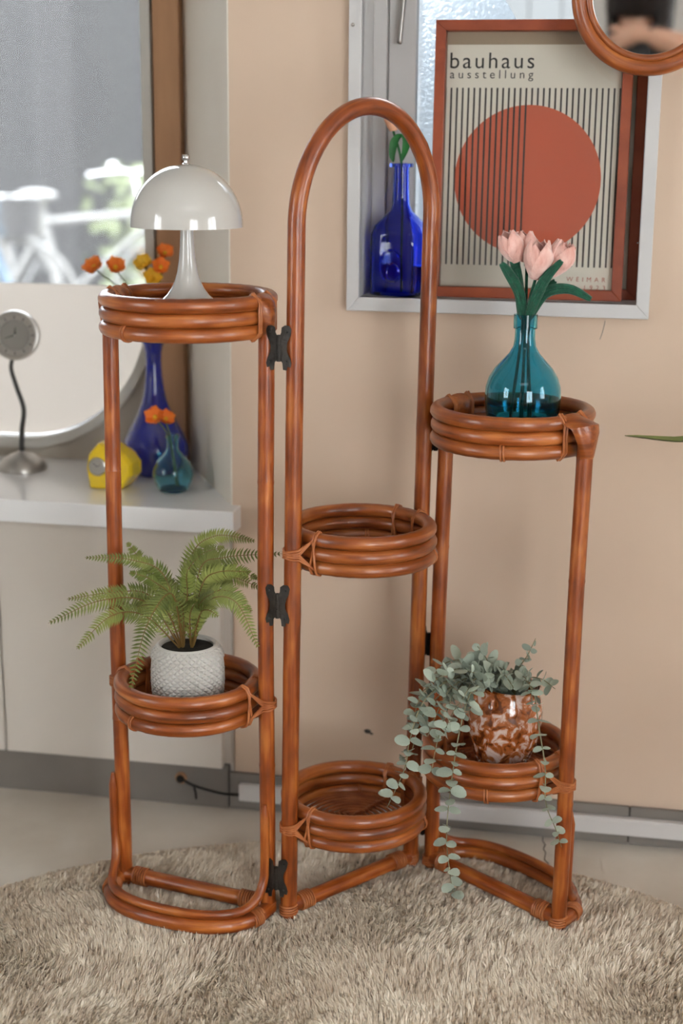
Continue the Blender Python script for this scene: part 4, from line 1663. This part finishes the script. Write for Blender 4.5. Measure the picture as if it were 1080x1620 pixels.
# ================================================================== CABINET UNDER THE SILL, TRUNKING, CABLE
cab = thing('cabinet', 'low pale grey cabinet under the bay window sill', 'cabinet', mw=WM @ Matrix.Translation((-.9, 0, .084)))
b = MB()
b.box(-.70, .705, -.006, .003, 0, .434)
b.build('carcass', 'cabinet', cab, smooth=False)
for x0, x1 in ((-.70, -.150), (.283 - .423, .2835), (.2875, .693)):
    pass
for x0, x1 in ((-.66, -.14), (-.135, .283), (.287, .693)):
    b = MB()
    b.box(x0, x1, -.026, -.007, -.003, .430)
    b.build('door', 'cabinet', cab, smooth=False, bevel=.0015)

tr = MB()
tr.box(0, 2.2, -.013, 0, 0, .031)
o = tr.build('cable_trunking', 'trunk', smooth=False, bevel=.002, mw=WM @ Matrix.Translation((-.178, -.0105, .0215)))
tag(o, 'white plastic cable trunking along the grey tile skirting', 'cable trunking')
lid = MB()
lid.box(.001, 2.199, -.0143, -.013, .004, .027)
lid.build('lid', 'trunk', o, smooth=False)

cb_ = thing('power_cable', 'short black cable from skirting hole to the white trunking', 'cable', mw=WM @ Matrix.Translation((-.287, -.02, .052)))
pts = spline([(0, .004, 0), (.02, -.004, -.006), (.045, -.006, -.012), (.08, -.004, -.019), (.112, -.001, -.020)], 20)
MB().tube(pts, .0022, 7).build('cord', 'black', cb_)
MB().ball((0, 0, 0), .0075, .006, .0075).build('grommet', 'black', cb_)
MB().tube([(.026, -.004, -.008), (.030, -.004, -.022), (.030, -.002, -.034)], .0018, 6).build('loose_end', 'black', cb_)

# ================================================================== THINGS IN THE RIGHT WINDOW
LZ = .924


# ---- cobalt square bottle with a peach tulip
def square_bottle(k):
    prof = [(.044, 0), (.0465, .003), (.0475, .03), (.0475, .075), (.0465, .098), (.0425, .112), (.032, .125), (.021, .135), (.0168, .145), (.0155, .165), (.0148, .190), (.0145, .204)]
    vs, fs = [], []
    n = 40
    rows = []
    for (r, z) in prof:
        sq = max(0, min(1, (.135 - z) / .03))
        rows.append((r, z, sq))
    rows += [(.0215, .2045, 0), (.0225, .2075, 0), (.0215, .2105, 0)]
    inner = [(.0125, .2105, 0), (.0115, .200, 0), (.0122, .165, 0), (.0135, .145, 0), (.018, .134, .2), (.029, .123, .5), (.0395, .110, 1), (.0435, .096, 1), (.0440, .03, 1), (.042, .006, 1)]
    rows += inner
    for (r, z, sq) in rows:
        for i in range(n):
            a_ = 2 * PI * i / n
            c, s = math.cos(a_), math.sin(a_)
            f = 1.0 / (abs(c) ** 8 + abs(s) ** 8) ** (1 / 8)
            rr_ = r * (1 + (f - 1) * sq * .92)
            vs.append((rr_ * c, rr_ * s, z))
    L_ = len(rows)
    for i in range(L_ - 1):
        for j in range(n):
            l = (j + 1) % n
            fs.append((i * n + j, i * n + l, (i + 1) * n + l, (i + 1) * n + j))
    fs.append(tuple(range(n - 1, -1, -1)))
    fs.append(tuple((L_ - 1) * n + j for j in range(n)))
    return MB().add(vs, fs)


bp_ = W(.0865, .040, LZ)
BM = Matrix.Translation(bp_) @ Matrix.Rotation(math.radians(-24), 4, 'Z')
bo = square_bottle(0).build('square_bottle', 'blue_glass', mw=BM @ Matrix.Diagonal((.88, .88, 1.0, 1)))
tag(bo, 'square cobalt blue glass bottle with flared lip in the white window', 'bottle')
em = MB()
em.tube([(-.046 * .0 + .022 * math.cos(t), -.0475, .048 + .026 * math.sin(t)) for t in [i * PI / 10 for i in range(2, 19)]], .0022, 7)
em.tube([(.004 + .012 * math.cos(t), -.0475, .040 + .012 * math.sin(t)) for t in [i * PI / 10 for i in range(0, 15)]], .0018, 7)
em.build('embossed_swirl', 'blue_glass', bo)
tb = W(.090, .042, LZ + .008)
th_ = thing('peach_tulip', 'single peach tulip with one folded green leaf in the cobalt bottle', 'flower', tb)
tp = W(.0735, .030, 1.185) - tb
pts = spline([(0, 0, 0), (-.002, 0, .10), (-.004, 0, .20), tp], 24)
MB().tube(pts, .002, 7).build('stem', 'leaf_green', th_)
for k in range(5):
    a_ = 2 * PI * k / 5
    b = MB()
    ax = Vector((-.12, 0, 1)).normalized()
    e1 = ax.orthogonal().normalized()
    petal(b, tp, ax, e1 * math.cos(a_) + ax.cross(e1) * math.sin(a_), .040, .0165, .55)
    b.build('petal', 'peach', th_)
lf = MB()
lp_ = [(-.004, 0, .205), (.002, -.002, .225), (.004, -.004, .243), (-.004, -.010, .250), (-.016, -.014, .238), (-.020, -.016, .216), (-.018, -.016, .205)]
pts = spline(lp_, 24)
N = len(pts)
vs, fs = [], []
for lay in (0, .0012):
    for i, p in enumerate(pts):
        s = i / (N - 1)
        hw = .0015 + .0095 * math.sin(PI * s ** .9) ** .8
        dv = Vector((.65, .5, .1)).normalized()
        vs += [p - dv * hw + Vector((0, -lay, 0)), p + Vector((0, -.002 - lay, -.001)), p + dv * hw + Vector((0, -lay, 0))]
for lay in range(2):
    for i in range(N - 1):
        o_ = lay * N * 3 + i * 3
        fs += [(o_, o_ + 1, o_ + 4, o_ + 3), (o_ + 1, o_ + 2, o_ + 5, o_ + 4)]
lf.add(vs, fs)
lf.build('leaf', 'leaf_green', th_)


# ---- framed posters
def poster_mat(name, u0, u1, z0, z1, n, cu, cz, cr, cu_split):
    m = bpy.data.materials.new(name)
    m.use_nodes = True
    nt = m.node_tree
    b = nt.nodes['Principled BSDF']
    b.inputs['Roughness'].default_value = .7
    tc = nt.nodes.new('ShaderNodeTexCoord')
    sp_ = nt.nodes.new('ShaderNodeSeparateXYZ')
    nt.links.new(tc.outputs['Object'], sp_.inputs['Vector'])

    def mth(op, a_, b_=None):
        nd = nt.nodes.new('ShaderNodeMath')
        nd.operation = op
        for i, v_ in enumerate((a_, b_)):
            if v_ is None:
                continue
            if isinstance(v_, (int, float)):
                nd.inputs[i].default_value = v_
            else:
                nt.links.new(v_, nd.inputs[i])
        return nd.outputs[0]
    X_, Z_ = sp_.outputs['X'], sp_.outputs['Z']
    pitch = (u1 - u0) / (n - 1 + .32)
    fr_ = mth('FRACT', mth('DIVIDE', mth('SUBTRACT', X_, u0), pitch))
    st = mth('LESS_THAN', fr_, .32)
    inx = mth('MULTIPLY', mth('GREATER_THAN', X_, u0), mth('LESS_THAN', X_, u1))
    inz = mth('MULTIPLY', mth('GREATER_THAN', Z_, z0), mth('LESS_THAN', Z_, z1))
    st = mth('MULTIPLY', st, mth('MULTIPLY', inx, inz))
    dx_, dz_ = mth('SUBTRACT', X_, cu), mth('SUBTRACT', Z_, cz)
    ds = mth('SQRT', mth('ADD', mth('MULTIPLY', dx_, dx_), mth('MULTIPLY', dz_, dz_)))
    ci = mth('LESS_THAN', ds, cr)
    right = mth('GREATER_THAN', X_, cu_split)
    kill = mth('MULTIPLY', ci, right)
    st = mth('MULTIPLY', st, mth('SUBTRACT', 1.0, kill))
    mx1 = nt.nodes.new('ShaderNodeMix')
    mx1.data_type = 'RGBA'
    mx1.inputs['A'].default_value = srgb(238, 230, 217)
    mx1.inputs['B'].default_value = srgb(214, 104, 74)
    nt.links.new(ci, mx1.inputs['Factor'])
    mx2 = nt.nodes.new('ShaderNodeMix')
    mx2.data_type = 'RGBA'
    mx2.inputs['B'].default_value = srgb(58, 50, 50)
    nt.links.new(st, mx2.inputs['Factor'])
    nt.links.new(mx1.outputs['Result'], mx2.inputs['A'])
    nt.links.new(mx2.outputs['Result'], b.inputs['Base Color'])
    return m


FWD, FHT = .310, .432


def text_mesh(txt, size, spacing, m, name='lettering'):
    cu = bpy.data.curves.new('t', 'FONT')
    cu.body = txt
    cu.size = size
    cu.space_character = spacing
    cu.extrude = .0001
    ob = bpy.data.objects.new('t', cu)
    COL.objects.link(ob)
    dg = bpy.context.evaluated_depsgraph_get()
    me = bpy.data.meshes.new_from_object(ob.evaluated_get(dg))
    bpy.data.objects.remove(ob)
    me.name = name
    me.materials.clear()
    me.materials.append(M[m])
    co = np.zeros(len(me.vertices) * 3)
    me.vertices.foreach_get('co', co)
    co = co.reshape(-1, 3)
    return me, co[:, 0].min(), co[:, 0].max(), co[:, 1].min(), co[:, 1].max()


def framed(label, u, w_, lean, printmat, texts, name='framed_poster'):
    mw = WM @ Matrix.Translation((u, w_, LZ + .0005)) @ Matrix.Rotation(-lean, 4, 'X')
    o = thing(name, label, 'picture', mw=mw)
    t = .0165
    mitred((0, FWD, 0, FHT), (t, FWD - t, t, FHT - t), 0, .026, 'frame_rail', 'picture_wood', o)
    MB().box(t - .004, FWD - t + .004, .020, .024, t - .004, FHT - t + .004).build('backing_board', 'backing', o, smooth=False)
    pr_ = MB().box(t + .001, FWD - t - .001, .0185, .0195, t + .001, .396).build('print', printmat, o, smooth=False)
    for (txt, size, spc, m, left, right, base, width) in texts:
        me, x0, x1, y0, y1 = text_mesh(txt, size, spc, m)
        s = width / (x1 - x0)
        q_ = link('lettering', me, pr_)
        px_ = left if left is not None else right - width
        q_.matrix_local = Matrix.Translation((px_ - x0 * s, .0183, base)) @ Matrix.Rotation(PI / 2, 4, 'X') @ Matrix.Diagonal((s, size and s, s, 1))
    MB().box(t - .002, FWD - t + .002, .008, .0095, t - .002, FHT - t + .002).build('glazing', 'picture_glass', o, smooth=False)
    return o


U0 = .1375
pm1 = poster_mat('poster_print', .152 - U0 + .0005, .4305 - U0, .976 - LZ, 1.254 - LZ, 31, .2890 - U0, 1.1115 - LZ, .1165, .2885 - U0)
framed('wood-framed bauhaus poster with an orange striped circle', U0, .012, math.radians(3.4), pm1,
       [('bauhaus', .026, 1.22, 'ink', .160 - U0, None, 1.284 - LZ, .133), ('ausstellung', .015, 1.55, 'ink', .1602 - U0, None, 1.2685 - LZ, .132),
        ('WEIMAR', .0095, 1.9, 'redink', None, .4205 - U0, .9535 - LZ, .062), ('T 1923', .0095, 2.0, 'redink', None, .4205 - U0, .9405 - LZ, .054)])
pm2 = poster_mat('poster_print_behind', .02, .285, .10, .20, 26, .15, .15, .0, .0)
framed('second wooden picture frame standing behind the bauhaus poster', .1605, .040, math.radians(3.5), pm2, [])

# ---- round rattan mirror
MN = Vector((-.1824, -.9819, -.0507)).normalized()
mc = W(.468, -.085, 1.381)
# frame with local z along the mirror normal
zx = Vector((0, 0, 1)).cross(MN).normalized()
zy = MN.cross(zx)
MM = Matrix((zx, zy, MN)).transposed().to_4x4()
MM.translation = mc
mir = thing('round_mirror', 'round rattan-framed mirror hanging at the top right', 'mirror', mw=MM)
MB().tube(circle((0, 0), .1035, 0, 80), .0115, 16, closed=True).build('outer_ring', 'rattan_ring', mir)
MB().tube(circle((0, 0), .0895, .002, 80), .0055, 12, closed=True).build('inner_ring', 'rattan_ring', mir)
MB().lathe([(0, 0), (.0885, 0), (.0885, -.003), (0, -.003)], 64).build('mirror_glass', 'mirror', mir, smooth=False)
MB().lathe([(0, -.0035), (.0985, -.0035), (.0985, -.006), (0, -.006)], 48).build('back_panel', 'backing', mir, smooth=False)
cdp = MB()
top_h = MM.inverted() @ W(.468, -.012, 1.90)
for s in (-1, 1):
    cdp.tube([(s * .045, .095, -.010), tuple(top_h)], .0012, 6)
cdp.build('hanging_cord', 'cane', mir)

# ================================================================== PLANT AT THE RIGHT EDGE
pp_ = thing('potted_plant', 'green plant reaching one narrow leaf in from the right edge', 'plant', (.86, 2.02, 0))
MB().lathe([(0, 0), (.075, 0), (.085, .01), (.105, .19), (.112, .195), (.112, .21), (.100, .21), (.095, .18), (0, .18)], 36).build('pot', 'terracotta', pp_)
MB().lathe([(0, .185), (.094, .182)], 24).build('soil', 'soil', pp_)


def blade(ctrl, hw, parent, cup=.25):
    pts = spline(ctrl, 24)
    N = len(pts)
    vs, fs = [], []
    for lay in (0, .0010):
        for i, p in enumerate(pts):
            s = i / (N - 1)
            t = (pts[min(N - 1, i + 1)] - pts[max(0, i - 1)]).normalized()
            side = t.cross(Vector((0, 0, 1)))
            side = side.normalized() if side.length > .1 else Vector((0, 1, 0))
            k = hw * max(.04, math.sin(PI * max(0, (s - .32) / .68)) ** .75 if s > .32 else .05)
            up = side.cross(t)
            vs += [p + side * k + up * (k * cup + lay), p + up * lay * 1, p - side * k + up * (k * cup + lay)]
    for lay in range(2):
        for i in range(N - 1):
            q = lay * N * 3 + i * 3
            fs += [(q, q + 1, q + 4, q + 3), (q + 1, q + 2, q + 5, q + 4)]
    MB().add(vs, fs).build('leaf', 'plantleaf', parent)


blade([(0, 0, .185), (-.05, .03, .45), (-.17, .12, .695), (-.29, .20, .736), (-.36, .225, .733), (-.434, .23, .741)], .021, pp_)
blade([(0, 0, .185), (.03, .02, .5), (.10, .05, .75), (.22, .08, .80), (.34, .10, .72)], .035, pp_)
blade([(0, 0, .185), (.02, -.03, .5), (.06, -.12, .70), (.10, -.25, .72), (.14, -.36, .62)], .035, pp_)
blade([(0, 0, .185), (0, .02, .5), (.02, .05, .80), (.06, .10, .95), (.10, .14, .98)], .030, pp_)


# ================================================================== OUTSIDE: BICYCLES AND SHRUBS BY THE STREET
def bicycle(label, loc, rz, frame_m, group):
    o = thing('bicycle', label, 'bicycle', loc, rz)
    R_ = .33
    for s in (-.52, .52):
        wv = MB()
        wv.tube([(s + R_ * math.cos(t), 0, R_ + R_ * math.sin(t)) for t in [2 * PI * i / 36 for i in range(36)]], .018, 8, closed=True)
        wh = wv.build('wheel', 'bike_white', o)
        spk = MB()
        for i in range(12):
            a_ = 2 * PI * i / 12
            spk.tube([(s, 0, R_), (s + R_ * math.cos(a_), 0, R_ + R_ * math.sin(a_))], .002, 4)
        spk.build('spokes', 'chrome', wh)
    f = MB()
    for a_, b_ in (((-.52, 0, .33), (-.15, 0, .30)), ((-.15, 0, .30), (-.28, 0, .80)), ((-.28, 0, .72), (.36, 0, .78)), ((-.15, 0, .30), (.38, 0, .70)), ((-.52, 0, .33), (-.26, 0, .70)), ((.34, 0, .88), (.52, 0, .33))):
        f.tube([a_, b_], .022, 10)
    f.build('frame', frame_m, o)
    h = MB()
    h.tube([(.34, 0, .86), (.32, 0, .98)], .014, 8)
    h.tube(spline([(.22, -.28, .98), (.32, -.14, 1.0), (.33, 0, .99), (.32, .14, 1.0), (.22, .28, .98)], 16), .013, 8)
    h.build('handlebar', 'chrome', o)
    s_ = MB()
    s_.ball((-.30, 0, .86), .13, .07, .035)
    s_.build('saddle', 'bike_white', o)
    bs = MB()
    bs.lathe([(.0, .68), (.11, .68), (.15, .88), (.146, .88), (.106, .685), (0, .685)], 16, (.55, 0, 0))
    bs.build('basket', 'chrome', o)
    bl = MB()
    bl.ball((.26, -.1, 1.02), .03)
    bl.ball((.48, 0, .72), .04)
    bl.build('glint_balls', 'chrome', o)  # chrome balls added to catch sun glints for blurred light discs
    return o


bicycle('pale blue bicycle nearest the left picture edge outside window', (-2.15, 7.6, -.02), math.radians(28), 'bike_blue', None)
bicycle('white bicycle parked outside the window near the frame', (-1.40, 8.3, -.02), math.radians(-25), 'bike_white', None)
bicycle('pale bicycle farthest behind the other two outside window', (-2.9, 9.4, -.02), math.radians(8), 'bike_white', None)


def shrub(label, loc, r, h, n):
    o = thing('shrub', label, 'shrub', loc)
    st = MB()
    fo_ = MB()
    for i in range(n):
        a_ = random.uniform(0, 2 * PI)
        p = Vector((r * random.random() * math.cos(a_), r * random.random() * math.sin(a_), h * random.uniform(.25, 1)))
        d_ = Vector((random.gauss(0, 1), random.gauss(0, 1), random.gauss(0, 1))).normalized() * .05
        e_ = d_.orthogonal().normalized() * .025
        fo_.add([p - d_, p + e_, p + d_, p - e_], [(0, 1, 2, 3)])
    for i in range(5):
        st.tube([(0, 0, 0), (random.uniform(-r, r) * .5, random.uniform(-r, r) * .5, h * .8)], .008, 5)
    st.build('branches', 'brownwood', o)
    k = link('foliage', fo_.mesh('foliage', 'bush', weld=False), o)
    k['kind'] = 'stuff'


shrub('grey-green shrub by the street left of the window frame', (-1.25, 9.6, -.02), .4, 1.0, 300)

# ================================================================== THE PHOTOGRAPHER (seen in the mirror)
per = thing('person', 'dark-haired person seated with raised arm holding a camera, seen in the mirror', 'person', (-.02, -.30, 0))
PB = Vector((-.02, -.30, 0))


def skin(name, joints, edges, m, parent, root=0, sub=2):
    me = bpy.data.meshes.new(name)
    names = list(joints)
    me.from_pydata([Vector(joints[k][0]) - PB for k in names], [(names.index(a_), names.index(b_)) for a_, b_ in edges], [])
    me.materials.append(M[m])
    o = link(name, me, parent)
    md = o.modifiers.new('skin', 'SKIN')
    md.use_smooth_shade = True
    lay = me.skin_vertices[0].data
    for i, k in enumerate(names):
        r = joints[k][1]
        lay[i].radius = (r, r) if not isinstance(r, tuple) else r
        lay[i].use_root = (i == root)
    sb = o.modifiers.new('sub', 'SUBSURF')
    sb.levels = sb.render_levels = sub
    return o


J = {'pelvis': ((-.055, -.42, .62), .115), 'waist': ((-.055, -.42, .78), .115), 'chest': ((-.055, -.39, .96), .125), 'upper': ((-.055, -.36, 1.06), .10),
     'neck': ((-.055, -.31, 1.14), .052), 'jaw': ((-.055, -.235, 1.215), .062), 'head': ((-.055, -.255, 1.30), .080), 'crown': ((-.055, -.26, 1.355), .066), 'nose': ((-.055, -.155, 1.265), .012),
     'sR': ((.14, -.36, 1.06), .055), 'eR': ((.235, -.115, 1.165), .044), 'wR': ((-.015, -.050, 1.228), .030), 'hR': ((-.062, -.050, 1.222), .030),
     'sL': ((-.18, -.36, 1.06), .055), 'eL': ((-.24, -.17, .90), .042), 'wL': ((-.075, -.055, 1.085), .028), 'hL': ((-.035, -.045, 1.115), .030),
     'hipR': ((.055, -.36, .605), .085), 'kR': ((.15, .02, .58), .062), 'aR': ((.17, -.02, .12), .042), 'tR': ((.18, .13, .035), .034),
     'hipL': ((-.165, -.36, .605), .085), 'kL': ((-.19, .02, .58), .062), 'aL': ((-.21, -.02, .12), .042), 'tL': ((-.22, .13, .035), .034)}
Ed = [('pelvis', 'waist'), ('waist', 'chest'), ('chest', 'upper'), ('upper', 'neck'), ('neck', 'jaw'), ('jaw', 'head'), ('head', 'crown'), ('head', 'nose'),
      ('upper', 'sR'), ('sR', 'eR'), ('eR', 'wR'), ('wR', 'hR'), ('upper', 'sL'), ('sL', 'eL'), ('eL', 'wL'), ('wL', 'hL'),
      ('pelvis', 'hipR'), ('hipR', 'kR'), ('kR', 'aR'), ('aR', 'tR'), ('pelvis', 'hipL'), ('hipL', 'kL'), ('kL', 'aL'), ('aL', 'tL')]
# fingers closing round the camera body
for sd_, hb, dirs in (('R', Vector((-.062, -.050, 1.222)), [(-.030, -.004, .006), (-.032, -.004, -.010), (-.028, -.004, -.022), (-.020, -.004, -.030)]),
                      ('L', Vector((-.035, -.045, 1.115)), [(.018, .014, .026), (.026, .010, .022), (.030, .002, .020), (.030, -.008, .016)])):
    for i, d_ in enumerate(dirs):
        d_ = Vector(d_)
        off = Vector((0, .006, .018 - .012 * i)) if sd_ == 'R' else Vector((.006, .016 - .012 * i, .006))
        k1, k2, k3 = '%sf%da' % (sd_, i), '%sf%db' % (sd_, i), '%sf%dc' % (sd_, i)
        J[k1] = (hb + off, .0105)
        J[k2] = (hb + off + d_ * .7, .0092)
        J[k3] = (hb + off + d_ * 1.25 + Vector((-.004, -.010, -.004) if sd_ == 'R' else (.002, -.004, .012)), .0080)
        Ed += [('h' + sd_, k1), (k1, k2), (k2, k3)]
    tb_ = hb + (Vector((-.004, -.012, -.016)) if sd_ == 'R' else Vector((-.012, .010, .012)))
    J[sd_ + 'ta'] = (tb_, .0115)
    J[sd_ + 'tb'] = (tb_ + (Vector((-.024, -.006, .004)) if sd_ == 'R' else Vector((-.008, .012, .028))), .0095)
    Ed += [('h' + sd_, sd_ + 'ta'), (sd_ + 'ta', sd_ + 'tb')]
skin('body', J, Ed, 'skin', per)
sh_keys = ['pelvis', 'waist', 'chest', 'upper', 'sR', 'sL']
SJ = {k: (J[k][0], J[k][1] + (.048 if k in ('pelvis', 'waist') else .018)) for k in sh_keys}
SJ['cR'] = (tuple(Vector(J['sR'][0]).lerp(Vector(J['eR'][0]), .55)), .062)
SJ['cL'] = (tuple(Vector(J['sL'][0]).lerp(Vector(J['eL'][0]), .55)), .062)
SJ['hem'] = ((-.055, -.385, .590), .160)
skin('shirt', SJ, [('hem', 'pelvis'), ('pelvis', 'waist'), ('waist', 'chest'), ('chest', 'upper'), ('upper', 'sR'), ('sR', 'cR'), ('upper', 'sL'), ('sL', 'cL')], 'cloth_light', per)
TJ = {k: (J[k][0], J[k][1] + .012) for k in ('hipR', 'kR', 'hipL', 'kL')}
TJ = {'pelvis': ((-.055, -.43, .60), .105), **TJ}
TJ['aR'] = (J['aR'][0], .058)
TJ['aL'] = (J['aL'][0], .058)
skin('trousers', TJ, [('pelvis', 'hipR'), ('hipR', 'kR'), ('kR', 'aR'), ('pelvis', 'hipL'), ('hipL', 'kL'), ('kL', 'aL')], 'cloth_dark', per)
for sx in (.175, -.215):
    sp_ = [(sx, -.075, .050), (sx, -.045, .050), (sx + .002, .03, .046), (sx + .006, .11, .036), (sx + .008, .165, .028)]
    MB().tube([Vector(p_) - PB for p_ in sp_], [.030, .043, .044, .038, .018], 14, squash=.95).build('shoe', 'black', per)
# bobbed dark hair: a thick cap open at the face, with a fringe
hr = MB()
nu, nv = 22, 30
hc = Vector((-.055, -.262, 1.315)) - PB
vs, fs = [], []
for i in range(nu + 1):
    t = i / nu
    for j in range(nv + 1):
        a_ = PI / 2 + .62 + (2 * PI - 1.24) * j / nv
        front = max(0, 1 - abs(math.sin((a_ - PI / 2) / 2)) * 1.9)
        zz = math.cos(min(1, t * 1.7) * PI / 2) if t < .59 else -(t - .59) * 3.6
        rr_ = math.sin(min(1, t * 1.7) * PI / 2) * (1 + .03 * math.sin(j * 3.1)) * (1 if t < .59 else 1 - (t - .59) * .28)
        vs.append(hc + Vector((.099 * rr_ * math.cos(a_), .110 * rr_ * math.sin(a_), .108 * zz)))
for i in range(nu):
    for j in range(nv):
        q = i * (nv + 1) + j
        fs.append((q, q + 1, q + nv + 2, q + nv + 1))
hr.add(vs, fs)
# fringe
vs, fs = [], []
for i in range(9):
    t = i / 8
    for j in range(13):
        a_ = PI / 2 - .75 + 1.5 * j / 12
        ph = t * 1.95
        vs.append(hc + Vector((.103 * math.sin(ph) * math.cos(a_), .118 * math.sin(ph) * math.sin(a_), .108 * math.cos(ph) - (.004 * (j % 2)))))
for i in range(8):
    for j in range(12):
        q = i * 13 + j
        fs.append((q, q + 1, q + 14, q + 13))
hr.add(vs, fs)
ho_ = hr.build('hair', 'hair', per)
sm_ = ho_.modifiers.new('thick', 'SOLIDIFY')
sm_.thickness = .012
sm_.offset = 0
for s in (-1, 1):
    e = MB().ball(Vector((-.055 + s * .031, -.181, 1.292)) - PB, .012).build('eye', 'black', per)
    e = MB().ball(Vector((-.055 + s * .083, -.262, 1.285)) - PB, .010, .018, .028).build('ear', 'skin', per)
MB().ball(Vector((-.055, -.176, 1.225)) - PB, .022, .008, .007).build('mouth', 'redink', per)
MB().tube([Vector((.020, -.058, 1.221)) - PB + Vector((.012 * math.cos(a_), .030 * math.sin(a_) * .6, .034 * math.sin(a_ + .9))) for a_ in [2 * PI * i / 20 for i in range(20)]], .004, 6, closed=True).build('wrist_band', 'cloth_dark', per)

cm = thing('camera', 'black handheld camera held up by the seated person', 'camera', (0.01, -.085, 1.13))
MB().box(-.062, .062, -.030, .025, 0, .085).build('body', 'black', cm, smooth=False, bevel=.006)
MB().prism([(-.024, .085), (.024, .085), (.016, .108), (-.016, .108)], -.022, .02).build('viewfinder_hump', 'black', cm, smooth=False, bevel=.003)
o = MB().lathe([(0, 0), (.033, 0), (.033, .018), (.031, .022), (.033, .026), (.033, .050), (.029, .050), (.027, .046), (0, .044)], 32).build('lens', 'black', cm)
o.matrix_local = Matrix.Translation((-.01, .024, .045)) @ Matrix.Rotation(-PI / 2, 4, 'X')

stl = thing('stool', 'wooden stool the seated person sits on', 'stool', (-.02, -.44, 0))
MB().lathe([(0, .455), (.16, .455), (.165, .465), (.16, .478), (0, .478)], 36).build('seat', 'brownwood', stl)
for i in range(4):
    a_ = PI / 4 + i * PI / 2
    MB().tube([(.17 * math.cos(a_), .17 * math.sin(a_), 0), (.12 * math.cos(a_), .12 * math.sin(a_), .457)], .015, 10).build('leg', 'brownwood', stl)
